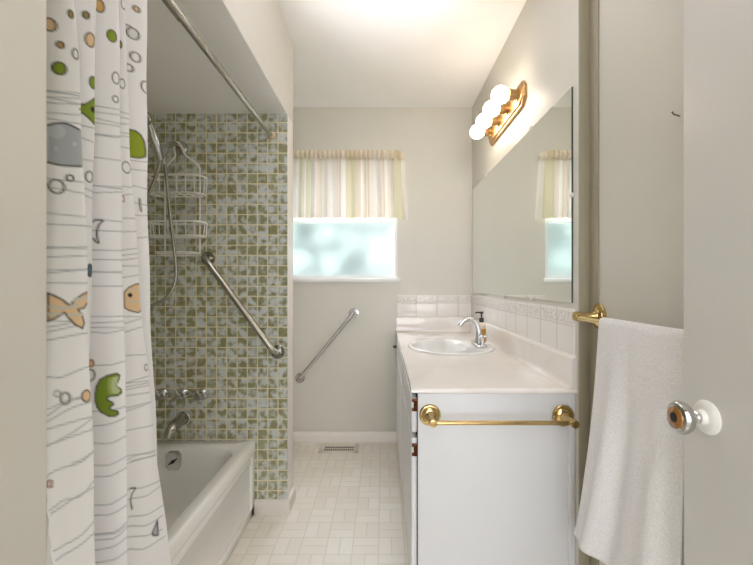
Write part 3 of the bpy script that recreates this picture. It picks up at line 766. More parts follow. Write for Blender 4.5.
PRINT = [
 ('line',None,0.0017,(172, 178, 182),[(0.0363,1.4622),(0.0483,1.4625),(0.0511,1.4626),(0.0552,1.4627),(0.0601,1.4629),(0.0654,1.4632),(0.0707,1.4636),(0.0749,1.4640),(0.0869,1.4646)]),
 ('line',None,0.0017,(172, 178, 182),[(0.0361,1.4505),(0.0481,1.4515),(0.0511,1.4519),(0.0555,1.4524),(0.0608,1.4532),(0.0666,1.4540),(0.0724,1.4549),(0.0774,1.4557),(0.0894,1.4569)]),
 ('line',None,0.0017,(172, 178, 182),[(0.0363,1.4610),(0.0483,1.4606),(0.0510,1.4605),(0.0551,1.4603),(0.0600,1.4600),(0.0654,1.4599),(0.0706,1.4599),(0.0748,1.4600),(0.0868,1.4603)]),
 ('line',None,0.0017,(172, 178, 182),[(0.0361,1.4528),(0.0481,1.4514),(0.0511,1.4508),(0.0554,1.4499),(0.0607,1.4490),(0.0665,1.4481),(0.0723,1.4476),(0.0772,1.4473),(0.0892,1.4470)]),
 ('line',None,0.0017,(172, 178, 182),[(0.0360,1.4413),(0.0480,1.4422),(0.0510,1.4425),(0.0556,1.4430),(0.0610,1.4437),(0.0671,1.4445),(0.0733,1.4453),(0.0787,1.4462),(0.0907,1.4473)]),
 ('line',None,0.0017,(172, 178, 182),[(0.0357,1.4256),(0.0477,1.4260),(0.0508,1.4262),(0.0553,1.4265),(0.0608,1.4269),(0.0668,1.4274),(0.0729,1.4279),(0.0783,1.4285),(0.0903,1.4294)]),
 ('line',None,0.0017,(172, 178, 182),[(0.0355,1.4179),(0.0475,1.4169),(0.0506,1.4164),(0.0551,1.4158),(0.0606,1.4150),(0.0666,1.4144),(0.0726,1.4140),(0.0779,1.4139),(0.0899,1.4138)]),
 ('line',None,0.0017,(172, 178, 182),[(0.2045,1.4385),(0.2165,1.4382),(0.2193,1.4381),(0.2228,1.4380),(0.2268,1.4381),(0.2308,1.4383),(0.2342,1.4385),(0.2462,1.4391)]),
 ('line',None,0.0017,(172, 178, 182),[(0.2038,1.4185),(0.2158,1.4163),(0.2175,1.4157),(0.2202,1.4149),(0.2235,1.4141),(0.2273,1.4134),(0.2310,1.4128),(0.2342,1.4126),(0.2462,1.4120)]),
 ('line',None,0.0017,(172, 178, 182),[(0.2071,1.3778),(0.2191,1.3778),(0.2217,1.3777),(0.2250,1.3777),(0.2288,1.3778),(0.2326,1.3781),(0.2446,1.3785)]),
 ('line',None,0.0017,(172, 178, 182),[(0.3380,1.4999),(0.3500,1.4999),(0.3536,1.4998),(0.3591,1.4998),(0.3660,1.4999),(0.3737,1.5002),(0.3818,1.5007),(0.3890,1.5015),(0.4010,1.5022)]),
 ('line',None,0.0017,(172, 178, 182),[(0.3377,1.4873),(0.3497,1.4876),(0.3534,1.4877),(0.3589,1.4880),(0.3657,1.4884),(0.3735,1.4889),(0.3816,1.4897),(0.3887,1.4906),(0.4007,1.4915)]),
 ('line',None,0.0017,(172, 178, 182),[(0.3374,1.4763),(0.3494,1.4753),(0.3531,1.4748),(0.3586,1.4741),(0.3654,1.4733),(0.3730,1.4727),(0.3810,1.4724),(0.3881,1.4725),(0.4001,1.4726)]),
 ('line',None,0.0017,(172, 178, 182),[(0.3372,1.4668),(0.3492,1.4666),(0.3528,1.4664),(0.3584,1.4663),(0.3652,1.4662),(0.3729,1.4662),(0.3808,1.4665),(0.3878,1.4670),(0.3998,1.4676)]),
 ('line',None,0.0017,(172, 178, 182),[(0.3358,1.4418),(0.3478,1.4420),(0.3515,1.4421),(0.3571,1.4423),(0.3640,1.4426),(0.3718,1.4430),(0.3798,1.4436),(0.3867,1.4443),(0.3987,1.4450)]),
 ('line',None,0.0017,(172, 178, 182),[(0.3341,1.3989),(0.3461,1.3985),(0.3499,1.3983),(0.3556,1.3981),(0.3627,1.3978),(0.3706,1.3977),(0.3786,1.3977),(0.3856,1.3980),(0.3976,1.3982)]),
 ('line',None,0.0017,(172, 178, 182),[(0.3336,1.3435),(0.3456,1.3436),(0.3493,1.3437),(0.3549,1.3438),(0.3617,1.3440),(0.3694,1.3442),(0.3771,1.3446),(0.3836,1.3449),(0.3956,1.3453)]),
 ('line',None,0.0017,(172, 178, 182),[(0.5099,1.5145),(0.5219,1.5144),(0.5256,1.5143),(0.5314,1.5142),(0.5390,1.5143),(0.5484,1.5146),(0.5604,1.5149)]),
 ('line',None,0.0017,(172, 178, 182),[(0.5097,1.5030),(0.5217,1.5033),(0.5254,1.5034),(0.5311,1.5037),(0.5386,1.5041),(0.5478,1.5048),(0.5598,1.5053)]),
 ('line',None,0.0017,(172, 178, 182),[(0.5094,1.4897),(0.5214,1.4904),(0.5254,1.4908),(0.5316,1.4914),(0.5399,1.4923),(0.5505,1.4936),(0.5625,1.4944)]),
 ('line',None,0.0017,(172, 178, 182),[(0.5090,1.4717),(0.5210,1.4720),(0.5250,1.4722),(0.5314,1.4725),(0.5398,1.4730),(0.5505,1.4739),(0.5625,1.4744)]),
 ('line',None,0.0017,(172, 178, 182),[(0.5088,1.4651),(0.5208,1.4653),(0.5248,1.4655),(0.5312,1.4658),(0.5395,1.4663),(0.5501,1.4671),(0.5621,1.4677)]),
 ('line',None,0.0017,(172, 178, 182),[(0.5100,1.4420),(0.5220,1.4420),(0.5259,1.4420),(0.5321,1.4421),(0.5402,1.4423),(0.5504,1.4428),(0.5624,1.4431)]),
 ('line',None,0.0017,(172, 178, 182),[(0.6283,1.4348),(0.6403,1.4362),(0.6417,1.4364),(0.6437,1.4368),(0.6461,1.4373),(0.6488,1.4379),(0.6513,1.4385),(0.6532,1.4389),(0.6652,1.4407)]),
 ('line',None,0.0017,(172, 178, 182),[(0.6284,1.4149),(0.6404,1.4161),(0.6418,1.4163),(0.6438,1.4167),(0.6463,1.4171),(0.6490,1.4176),(0.6515,1.4181),(0.6534,1.4186),(0.6654,1.4201)]),
 ('line',None,0.0017,(172, 178, 182),[(0.0317,1.3207),(0.0437,1.3203),(0.0473,1.3201),(0.0525,1.3197),(0.0586,1.3193),(0.0652,1.3190),(0.0718,1.3188),(0.0775,1.3188),(0.0895,1.3187)]),
 ('line',None,0.0017,(172, 178, 182),[(0.3359,1.4443),(0.3479,1.4444),(0.3516,1.4445),(0.3572,1.4447),(0.3641,1.4449),(0.3719,1.4453),(0.3799,1.4458),(0.3868,1.4465),(0.3988,1.4471)]),
 ('line',None,0.0017,(172, 178, 182),[(0.0464,1.3059),(0.0584,1.3043),(0.0605,1.3038),(0.0635,1.3032),(0.0673,1.3024),(0.0715,1.3017),(0.0758,1.3012),(0.0792,1.3009),(0.0912,1.3002)]),
 ('line',None,0.0017,(172, 178, 182),[(0.0308,1.2663),(0.0428,1.2657),(0.0465,1.2653),(0.0519,1.2648),(0.0583,1.2642),(0.0652,1.2636),(0.0721,1.2632),(0.0780,1.2630),(0.0900,1.2627)]),
 ('line',None,0.0017,(172, 178, 182),[(0.0283,1.2483),(0.0403,1.2484),(0.0444,1.2484),(0.0502,1.2484),(0.0570,1.2485),(0.0643,1.2485),(0.0716,1.2487),(0.0779,1.2488),(0.0899,1.2490)]),
 ('line',None,0.0017,(172, 178, 182),[(0.0268,1.2107),(0.0388,1.2114),(0.0433,1.2118),(0.0497,1.2124),(0.0572,1.2131),(0.0653,1.2139),(0.0736,1.2146),(0.0812,1.2152),(0.0932,1.2157)]),
 ('line',None,0.0017,(172, 178, 182),[(0.0274,1.2135),(0.0394,1.2133),(0.0438,1.2132),(0.0501,1.2130),(0.0574,1.2127),(0.0654,1.2125),(0.0737,1.2124),(0.0811,1.2124),(0.0931,1.2123)]),
 ('line',None,0.0017,(172, 178, 182),[(0.0273,1.1971),(0.0393,1.1978),(0.0437,1.1981),(0.0499,1.1987),(0.0573,1.1993),(0.0653,1.2000),(0.0735,1.2006),(0.0809,1.2011),(0.0929,1.2016)]),
 ('line',None,0.0017,(172, 178, 182),[(0.0267,1.1770),(0.0387,1.1774),(0.0432,1.1776),(0.0497,1.1780),(0.0573,1.1784),(0.0657,1.1788),(0.0743,1.1792),(0.0823,1.1795),(0.0943,1.1798)]),
 ('line',None,0.0017,(172, 178, 182),[(0.0266,1.1722),(0.0386,1.1733),(0.0432,1.1740),(0.0496,1.1751),(0.0573,1.1763),(0.0657,1.1776),(0.0743,1.1787),(0.0823,1.1795),(0.0943,1.1802)]),
 ('line',None,0.0017,(172, 178, 182),[(0.2117,1.3284),(0.2237,1.3260),(0.2249,1.3256),(0.2267,1.3251),(0.2290,1.3244),(0.2317,1.3239),(0.2343,1.3234),(0.2463,1.3221)]),
 ('line',None,0.0017,(172, 178, 182),[(0.2119,1.3157),(0.2239,1.3133),(0.2251,1.3129),(0.2270,1.3123),(0.2293,1.3117),(0.2320,1.3111),(0.2347,1.3106),(0.2467,1.3094)]),
 ('line',None,0.0017,(172, 178, 182),[(0.2144,1.2591),(0.2264,1.2590),(0.2274,1.2589),(0.2291,1.2589),(0.2312,1.2589),(0.2337,1.2590),(0.2457,1.2590)]),
 ('line',None,0.0017,(172, 178, 182),[(0.3309,1.3446),(0.3429,1.3439),(0.3468,1.3435),(0.3527,1.3429),(0.3599,1.3423),(0.3679,1.3417),(0.3759,1.3414),(0.3826,1.3412),(0.3946,1.3411)]),
 ('line',None,0.0017,(172, 178, 182),[(0.3314,1.3286),(0.3434,1.3296),(0.3473,1.3302),(0.3530,1.3310),(0.3601,1.3320),(0.3680,1.3330),(0.3759,1.3341),(0.3825,1.3349),(0.3945,1.3358)]),
 ('line',None,0.0017,(172, 178, 182),[(0.3447,1.2793),(0.3567,1.2786),(0.3593,1.2784),(0.3632,1.2780),(0.3682,1.2776),(0.3738,1.2773),(0.3795,1.2771),(0.3841,1.2769),(0.3961,1.2767)]),
 ('line',None,0.0017,(172, 178, 182),[(0.3379,1.2579),(0.3499,1.2578),(0.3531,1.2578),(0.3580,1.2577),(0.3641,1.2577),(0.3710,1.2577),(0.3781,1.2578),(0.3842,1.2579),(0.3962,1.2581)]),
 ('line',None,0.0017,(172, 178, 182),[(0.3311,1.2204),(0.3431,1.2204),(0.3471,1.2204),(0.3532,1.2205),(0.3606,1.2205),(0.3690,1.2206),(0.3781,1.2207),(0.3867,1.2208),(0.3987,1.2209)]),
 ('line',None,0.0017,(172, 178, 182),[(0.3308,1.2028),(0.3428,1.2027),(0.3469,1.2026),(0.3529,1.2025),(0.3603,1.2024),(0.3687,1.2023),(0.3778,1.2023),(0.3864,1.2023),(0.3984,1.2023)]),
 ('line',None,0.0017,(172, 178, 182),[(0.3304,1.1809),(0.3424,1.1802),(0.3465,1.1799),(0.3525,1.1794),(0.3599,1.1788),(0.3683,1.1782),(0.3774,1.1776),(0.3861,1.1773),(0.3981,1.1771)]),
 ('line',None,0.0017,(172, 178, 182),[(0.3303,1.1776),(0.3423,1.1779),(0.3464,1.1781),(0.3525,1.1784),(0.3599,1.1788),(0.3684,1.1791),(0.3775,1.1795),(0.3862,1.1797),(0.3982,1.1799)]),
 ('line',None,0.0017,(172, 178, 182),[(0.5048,1.3598),(0.5168,1.3600),(0.5213,1.3601),(0.5282,1.3603),(0.5371,1.3606),(0.5481,1.3612),(0.5601,1.3616)]),
 ('line',None,0.0017,(172, 178, 182),[(0.5075,1.3409),(0.5195,1.3422),(0.5263,1.3435),(0.5350,1.3450),(0.5453,1.3467),(0.5573,1.3479)]),
 ('line',None,0.0017,(172, 178, 182),[(0.5029,1.2929),(0.5149,1.2934),(0.5219,1.2939),(0.5303,1.2944),(0.5397,1.2951),(0.5496,1.2958),(0.5616,1.2963)]),
 ('line',None,0.0017,(172, 178, 182),[(0.4961,1.2639),(0.5081,1.2646),(0.5128,1.2651),(0.5199,1.2658),(0.5284,1.2666),(0.5377,1.2675),(0.5470,1.2683),(0.5590,1.2690)]),
 ('line',None,0.0017,(172, 178, 182),[(0.4948,1.2257),(0.5068,1.2267),(0.5116,1.2274),(0.5190,1.2285),(0.5279,1.2297),(0.5376,1.2310),(0.5471,1.2322),(0.5591,1.2331)]),
 ('line',None,0.0017,(172, 178, 182),[(0.4951,1.2147),(0.5071,1.2157),(0.5118,1.2164),(0.5190,1.2173),(0.5278,1.2185),(0.5372,1.2197),(0.5463,1.2208),(0.5583,1.2217)]),
 ('line',None,0.0017,(172, 178, 182),[(0.4946,1.2047),(0.5066,1.2058),(0.5115,1.2065),(0.5190,1.2076),(0.5282,1.2088),(0.5381,1.2101),(0.5477,1.2113),(0.5597,1.2122)]),
 ('line',None,0.0017,(172, 178, 182),[(0.4949,1.1934),(0.5069,1.1936),(0.5119,1.1938),(0.5196,1.1940),(0.5290,1.1943),(0.5391,1.1946),(0.5489,1.1949),(0.5609,1.1951)]),
 ('line',None,0.0017,(172, 178, 182),[(0.4955,1.1686),(0.5075,1.1697),(0.5123,1.1704),(0.5197,1.1715),(0.5288,1.1727),(0.5386,1.1740),(0.5478,1.1751),(0.5598,1.1760)]),
 ('line',None,0.0017,(172, 178, 182),[(0.6327,1.3791),(0.6447,1.3778),(0.6456,1.3777),(0.6468,1.3775),(0.6484,1.3772),(0.6500,1.3770),(0.6515,1.3769),(0.6526,1.3768),(0.6646,1.3762)]),
 ('line',None,0.0017,(172, 178, 182),[(0.6336,1.3403),(0.6456,1.3396),(0.6463,1.3395),(0.6474,1.3394),(0.6487,1.3393),(0.6501,1.3392),(0.6514,1.3391),(0.6523,1.3391),(0.6643,1.3388)]),
 ('line',None,0.0017,(172, 178, 182),[(0.6337,1.3118),(0.6457,1.3132),(0.6464,1.3134),(0.6473,1.3136),(0.6485,1.3138),(0.6498,1.3140),(0.6509,1.3143),(0.6517,1.3144),(0.6637,1.3158)]),
 ('line',None,0.0017,(172, 178, 182),[(0.6328,1.2599),(0.6448,1.2624),(0.6455,1.2626),(0.6465,1.2630),(0.6476,1.2633),(0.6488,1.2638),(0.6499,1.2641),(0.6507,1.2644),(0.6627,1.2667)]),
 ('line',None,0.0017,(172, 178, 182),[(0.0262,1.1582),(0.0382,1.1581),(0.0430,1.1580),(0.0499,1.1580),(0.0581,1.1578),(0.0672,1.1577),(0.0770,1.1576),(0.0890,1.1576)]),
 ('line',None,0.0017,(172, 178, 182),[(0.0246,1.1023),(0.0366,1.1013),(0.0386,1.1011),(0.0415,1.1007),(0.0448,1.1002),(0.0480,1.0998),(0.0509,1.0994),(0.0528,1.0992),(0.0648,1.0982)]),
 ('line',None,0.0017,(172, 178, 182),[(0.0242,1.0903),(0.0362,1.0915),(0.0375,1.0917),(0.0391,1.0920),(0.0411,1.0923),(0.0432,1.0927),(0.0453,1.0931),(0.0472,1.0935),(0.0493,1.0940),(0.0516,1.0944),(0.0539,1.0949),(0.0561,1.0954),(0.0580,1.0958),(0.0595,1.0961),(0.0715,1.0976)]),
 ('line',None,0.0017,(172, 178, 182),[(0.0277,1.0832),(0.0397,1.0852),(0.0426,1.0859),(0.0468,1.0871),(0.0516,1.0884),(0.0566,1.0898),(0.0612,1.0909),(0.0646,1.0917),(0.0766,1.0934)]),
 ('line',None,0.0017,(172, 178, 182),[(0.0291,1.0715),(0.0411,1.0731),(0.0431,1.0735),(0.0458,1.0741),(0.0491,1.0748),(0.0527,1.0756),(0.0563,1.0764),(0.0599,1.0771),(0.0636,1.0777),(0.0681,1.0783),(0.0730,1.0789),(0.0784,1.0794),(0.0856,1.0797),(0.0976,1.0800)]),
 ('line',None,0.0017,(172, 178, 182),[(0.3288,1.1526),(0.3408,1.1525),(0.3452,1.1524),(0.3516,1.1523),(0.3593,1.1521),(0.3680,1.1519),(0.3776,1.1518),(0.3870,1.1517),(0.3990,1.1516)]),
 ('line',None,0.0017,(172, 178, 182),[(0.3281,1.0958),(0.3401,1.0955),(0.3447,1.0954),(0.3513,1.0952),(0.3592,1.0950),(0.3678,1.0948),(0.3769,1.0945),(0.3859,1.0942),(0.3979,1.0940)]),
 ('line',None,0.0017,(172, 178, 182),[(0.3280,1.0827),(0.3400,1.0830),(0.3446,1.0833),(0.3513,1.0836),(0.3591,1.0840),(0.3676,1.0844),(0.3766,1.0847),(0.3852,1.0848),(0.3972,1.0850)]),
 ('line',None,0.0017,(172, 178, 182),[(0.3280,1.0751),(0.3400,1.0748),(0.3446,1.0746),(0.3512,1.0744),(0.3590,1.0741),(0.3675,1.0738),(0.3763,1.0734),(0.3846,1.0731),(0.3966,1.0729)]),
 ('line',None,0.0017,(172, 178, 182),[(0.3280,1.0678),(0.3400,1.0666),(0.3420,1.0662),(0.3449,1.0657),(0.3481,1.0651),(0.3517,1.0646),(0.3553,1.0642),(0.3587,1.0642),(0.3622,1.0645),(0.3663,1.0652),(0.3708,1.0661),(0.3755,1.0669),(0.3802,1.0677),(0.3844,1.0681),(0.3964,1.0689)]),
 ('line',None,0.0017,(172, 178, 182),[(0.3303,1.0052),(0.3423,1.0049),(0.3447,1.0048),(0.3480,1.0046),(0.3519,1.0044),(0.3560,1.0042),(0.3601,1.0043),(0.3637,1.0045),(0.3672,1.0051),(0.3711,1.0061),(0.3752,1.0072),(0.3794,1.0082),(0.3836,1.0091),(0.3874,1.0097),(0.3994,1.0107)]),
 ('line',None,0.0017,(172, 178, 182),[(0.4936,1.0892),(0.5056,1.0885),(0.5106,1.0880),(0.5185,1.0873),(0.5287,1.0863),(0.5398,1.0853),(0.5500,1.0844),(0.5620,1.0838)]),
 ('line',None,0.0017,(172, 178, 182),[(0.4925,1.0732),(0.5045,1.0745),(0.5095,1.0754),(0.5174,1.0768),(0.5277,1.0783),(0.5390,1.0797),(0.5495,1.0810),(0.5615,1.0818)]),
 ('line',None,0.0017,(172, 178, 182),[(0.4912,1.0548),(0.5032,1.0562),(0.5080,1.0571),(0.5155,1.0585),(0.5252,1.0599),(0.5363,1.0614),(0.5465,1.0625),(0.5585,1.0634)]),
 ('line',None,0.0017,(172, 178, 182),[(0.4908,1.0084),(0.5028,1.0075),(0.5072,1.0069),(0.5139,1.0061),(0.5224,1.0050),(0.5322,1.0037),(0.5417,1.0024),(0.5487,1.0014),(0.5607,1.0004)]),
 ('line',None,0.0017,(172, 178, 182),[(0.0196,1.0195),(0.0316,1.0178),(0.0333,1.0175),(0.0355,1.0169),(0.0380,1.0162),(0.0407,1.0156),(0.0433,1.0153),(0.0458,1.0154),(0.0482,1.0160),(0.0507,1.0170),(0.0532,1.0182),(0.0559,1.0195),(0.0586,1.0208),(0.0615,1.0220),(0.0647,1.0230),(0.0684,1.0242),(0.0726,1.0252),(0.0770,1.0261),(0.0814,1.0268),(0.0934,1.0280)]),
 ('line',None,0.0017,(172, 178, 182),[(0.0209,0.9593),(0.0329,0.9644),(0.0349,0.9658),(0.0375,0.9679),(0.0404,0.9704),(0.0435,0.9729),(0.0465,0.9753),(0.0494,0.9771),(0.0523,0.9783),(0.0556,0.9792),(0.0591,0.9798),(0.0625,0.9801),(0.0656,0.9804),(0.0680,0.9806),(0.0800,0.9813)]),
 ('line',None,0.0017,(172, 178, 182),[(0.0214,0.9692),(0.0334,0.9721),(0.0353,0.9728),(0.0378,0.9739),(0.0406,0.9753),(0.0437,0.9767),(0.0467,0.9780),(0.0495,0.9792),(0.0524,0.9801),(0.0557,0.9810),(0.0592,0.9818),(0.0626,0.9824),(0.0657,0.9829),(0.0682,0.9833),(0.0802,0.9843)]),
 ('line',None,0.0017,(172, 178, 182),[(0.0206,0.9515),(0.0326,0.9554),(0.0352,0.9568),(0.0386,0.9589),(0.0425,0.9613),(0.0466,0.9639),(0.0507,0.9663),(0.0545,0.9682),(0.0585,0.9696),(0.0631,0.9708),(0.0681,0.9716),(0.0737,0.9721),(0.0794,0.9723),(0.0914,0.9726)]),
 ('line',None,0.0017,(172, 178, 182),[(0.0189,0.9419),(0.0309,0.9429),(0.0342,0.9433),(0.0386,0.9440),(0.0434,0.9450),(0.0483,0.9460),(0.0531,0.9470),(0.0574,0.9478),(0.0614,0.9485),(0.0657,0.9490),(0.0702,0.9495),(0.0750,0.9498),(0.0797,0.9498),(0.0917,0.9499)]),
 ('line',None,0.0017,(172, 178, 182),[(0.0212,0.9173),(0.0332,0.9205),(0.0360,0.9218),(0.0398,0.9236),(0.0441,0.9258),(0.0485,0.9283),(0.0528,0.9309),(0.0568,0.9334),(0.0607,0.9360),(0.0650,0.9389),(0.0698,0.9418),(0.0748,0.9443),(0.0801,0.9464),(0.0921,0.9492)]),
 ('line',None,0.0017,(172, 178, 182),[(0.0242,0.9193),(0.0362,0.9211),(0.0386,0.9217),(0.0417,0.9225),(0.0453,0.9236),(0.0492,0.9247),(0.0530,0.9258),(0.0565,0.9268),(0.0602,0.9277),(0.0643,0.9286),(0.0688,0.9294),(0.0737,0.9299),(0.0788,0.9302),(0.0833,0.9302),(0.0953,0.9303)]),
 ('line',None,0.0017,(172, 178, 182),[(0.0517,0.8858),(0.0637,0.8893),(0.0653,0.8902),(0.0679,0.8914),(0.0712,0.8926),(0.0750,0.8938),(0.0790,0.8947),(0.0822,0.8952),(0.0942,0.8962)]),
 ('line',None,0.0017,(172, 178, 182),[(0.3317,0.8934),(0.3437,0.8939),(0.3457,0.8940),(0.3486,0.8941),(0.3520,0.8943),(0.3557,0.8946),(0.3594,0.8951),(0.3630,0.8959),(0.3667,0.8971),(0.3710,0.8988),(0.3756,0.9007),(0.3804,0.9024),(0.3854,0.9039),(0.3901,0.9048),(0.4021,0.9061)]),
 ('line',None,0.0017,(172, 178, 182),[(0.3303,0.8638),(0.3423,0.8625),(0.3443,0.8622),(0.3472,0.8616),(0.3506,0.8609),(0.3543,0.8604),(0.3582,0.8602),(0.3618,0.8605),(0.3657,0.8617),(0.3701,0.8635),(0.3748,0.8657),(0.3797,0.8678),(0.3846,0.8696),(0.3891,0.8707),(0.4011,0.8725)]),
 ('line',None,0.0017,(172, 178, 182),[(0.3325,0.9205),(0.3445,0.9202),(0.3466,0.9201),(0.3494,0.9200),(0.3528,0.9198),(0.3564,0.9197),(0.3601,0.9198),(0.3636,0.9201),(0.3672,0.9208),(0.3714,0.9218),(0.3759,0.9229),(0.3807,0.9240),(0.3857,0.9248),(0.3906,0.9253),(0.4026,0.9260)]),
 ('line',None,0.0017,(172, 178, 182),[(0.4901,0.9510),(0.5021,0.9516),(0.5061,0.9520),(0.5120,0.9526),(0.5194,0.9531),(0.5277,0.9535),(0.5361,0.9535),(0.5426,0.9534),(0.5546,0.9533)]),
 ('line',None,0.0017,(172, 178, 182),[(0.4900,0.9507),(0.5020,0.9498),(0.5061,0.9493),(0.5122,0.9486),(0.5197,0.9477),(0.5281,0.9465),(0.5367,0.9453),(0.5434,0.9442),(0.5554,0.9430)]),
 ('line',None,0.0017,(172, 178, 182),[(0.4898,0.9428),(0.5018,0.9425),(0.5058,0.9423),(0.5119,0.9421),(0.5193,0.9417),(0.5276,0.9411),(0.5361,0.9404),(0.5427,0.9396),(0.5547,0.9388)]),
 ('line',None,0.0017,(172, 178, 182),[(0.4896,0.9373),(0.5016,0.9370),(0.5056,0.9368),(0.5116,0.9365),(0.5189,0.9361),(0.5271,0.9355),(0.5354,0.9347),(0.5419,0.9339),(0.5539,0.9330)]),
 ('line',None,0.0017,(172, 178, 182),[(0.4891,0.9250),(0.5011,0.9241),(0.5052,0.9236),(0.5113,0.9229),(0.5187,0.9219),(0.5269,0.9207),(0.5353,0.9193),(0.5420,0.9181),(0.5540,0.9168)]),
 ('line',None,0.0017,(172, 178, 182),[(0.4888,0.8993),(0.5008,0.8990),(0.5050,0.8989),(0.5112,0.8987),(0.5187,0.8984),(0.5271,0.8979),(0.5356,0.8971),(0.5426,0.8961),(0.5546,0.8952)]),
 ('line',None,0.0017,(172, 178, 182),[(0.4879,0.8928),(0.4999,0.8930),(0.5021,0.8931),(0.5051,0.8932),(0.5086,0.8933),(0.5124,0.8934),(0.5162,0.8936),(0.5198,0.8939),(0.5233,0.8942),(0.5272,0.8946),(0.5314,0.8950),(0.5356,0.8952),(0.5395,0.8953),(0.5426,0.8954),(0.5546,0.8954)]),
 ('line',None,0.0017,(172, 178, 182),[(0.4878,0.8536),(0.4998,0.8523),(0.5042,0.8515),(0.5106,0.8504),(0.5181,0.8491),(0.5263,0.8475),(0.5345,0.8457),(0.5413,0.8440),(0.5533,0.8422)]),
 ('line',None,0.0017,(172, 178, 182),[(0.4829,0.7930),(0.4949,0.7936),(0.4962,0.7937),(0.4978,0.7939),(0.4998,0.7941),(0.5021,0.7943),(0.5049,0.7943),(0.5081,0.7941),(0.5122,0.7935),(0.5175,0.7926),(0.5233,0.7914),(0.5294,0.7900),(0.5352,0.7885),(0.5397,0.7873),(0.5517,0.7853)]),
 ('line',None,0.0017,(172, 178, 182),[(0.4986,0.7874),(0.5106,0.7851),(0.5137,0.7842),(0.5182,0.7828),(0.5235,0.7811),(0.5291,0.7792),(0.5344,0.7774),(0.5384,0.7759),(0.5504,0.7733)]),
 ('line',None,0.0017,(172, 178, 182),[(0.0064,0.8761),(0.0184,0.8769),(0.0211,0.8773),(0.0242,0.8779),(0.0275,0.8787),(0.0309,0.8797),(0.0341,0.8807),(0.0374,0.8816),(0.0410,0.8823),(0.0451,0.8827),(0.0493,0.8832),(0.0536,0.8837),(0.0577,0.8844),(0.0614,0.8854),(0.0648,0.8869),(0.0682,0.8888),(0.0715,0.8909),(0.0748,0.8930),(0.0779,0.8946),(0.0807,0.8956),(0.0927,0.8983)]),
 ('line',None,0.0017,(172, 178, 182),[(0.0222,0.8274),(0.0342,0.8315),(0.0350,0.8320),(0.0361,0.8328),(0.0374,0.8336),(0.0389,0.8345),(0.0407,0.8353),(0.0428,0.8358),(0.0453,0.8359),(0.0481,0.8355),(0.0513,0.8350),(0.0545,0.8347),(0.0578,0.8348),(0.0609,0.8356),(0.0639,0.8375),(0.0673,0.8402),(0.0710,0.8433),(0.0747,0.8463),(0.0786,0.8487),(0.0820,0.8502),(0.0940,0.8533)]),
 ('line',None,0.0017,(172, 178, 182),[(0.0231,0.8223),(0.0351,0.8254),(0.0373,0.8263),(0.0403,0.8277),(0.0436,0.8295),(0.0471,0.8314),(0.0505,0.8333),(0.0539,0.8350),(0.0575,0.8365),(0.0617,0.8381),(0.0664,0.8394),(0.0715,0.8404),(0.0769,0.8409),(0.0820,0.8409),(0.0940,0.8409)]),
 ('line',None,0.0017,(172, 178, 182),[(0.0237,0.7709),(0.0357,0.7716),(0.0388,0.7720),(0.0429,0.7725),(0.0475,0.7733),(0.0521,0.7744),(0.0565,0.7758),(0.0604,0.7773),(0.0640,0.7793),(0.0678,0.7818),(0.0717,0.7843),(0.0759,0.7866),(0.0801,0.7882),(0.0921,0.7911)]),
 ('line',None,0.0017,(172, 178, 182),[(0.0240,0.7579),(0.0360,0.7586),(0.0391,0.7589),(0.0431,0.7594),(0.0476,0.7603),(0.0521,0.7614),(0.0564,0.7626),(0.0602,0.7640),(0.0638,0.7656),(0.0677,0.7673),(0.0718,0.7691),(0.0761,0.7706),(0.0805,0.7715),(0.0925,0.7731)]),
 ('line',None,0.0017,(172, 178, 182),[(0.3316,0.8232),(0.3436,0.8226),(0.3453,0.8225),(0.3477,0.8221),(0.3506,0.8218),(0.3539,0.8217),(0.3574,0.8219),(0.3610,0.8225),(0.3651,0.8240),(0.3700,0.8261),(0.3754,0.8285),(0.3812,0.8308),(0.3874,0.8327),(0.3994,0.8350)]),
 ('line',None,0.0017,(172, 178, 182),[(0.3309,0.8031),(0.3429,0.8025),(0.3446,0.8024),(0.3470,0.8021),(0.3499,0.8018),(0.3532,0.8016),(0.3567,0.8018),(0.3604,0.8024),(0.3645,0.8038),(0.3694,0.8059),(0.3749,0.8083),(0.3808,0.8106),(0.3869,0.8125),(0.3989,0.8147)]),
 ('line',None,0.0017,(172, 178, 182),[(0.3308,0.7524),(0.3428,0.7516),(0.3444,0.7514),(0.3467,0.7510),(0.3494,0.7506),(0.3525,0.7503),(0.3560,0.7506),(0.3596,0.7514),(0.3638,0.7532),(0.3690,0.7558),(0.3748,0.7589),(0.3810,0.7618),(0.3874,0.7643),(0.3994,0.7670)]),
 ('line',None,0.0017,(172, 178, 182),[(0.3310,0.7341),(0.3430,0.7334),(0.3446,0.7332),(0.3468,0.7329),(0.3495,0.7325),(0.3526,0.7323),(0.3560,0.7325),(0.3596,0.7332),(0.3638,0.7348),(0.3690,0.7371),(0.3749,0.7397),(0.3812,0.7423),(0.3875,0.7444),(0.3995,0.7468)]),
 ('line',None,0.0017,(172, 178, 182),[(0.3326,0.7008),(0.3446,0.7007),(0.3467,0.7007),(0.3498,0.7005),(0.3535,0.7003),(0.3578,0.7003),(0.3622,0.7007),(0.3664,0.7017),(0.3705,0.7036),(0.3751,0.7063),(0.3799,0.7093),(0.3847,0.7124),(0.3895,0.7149),(0.4015,0.7188)]),
 ('line',None,0.0017,(172, 178, 182),[(0.3326,0.6978),(0.3446,0.6978),(0.3468,0.6978),(0.3498,0.6977),(0.3536,0.6976),(0.3578,0.6976),(0.3622,0.6980),(0.3664,0.6988),(0.3706,0.7004),(0.3751,0.7026),(0.3799,0.7052),(0.3848,0.7077),(0.3895,0.7098),(0.4015,0.7129)]),
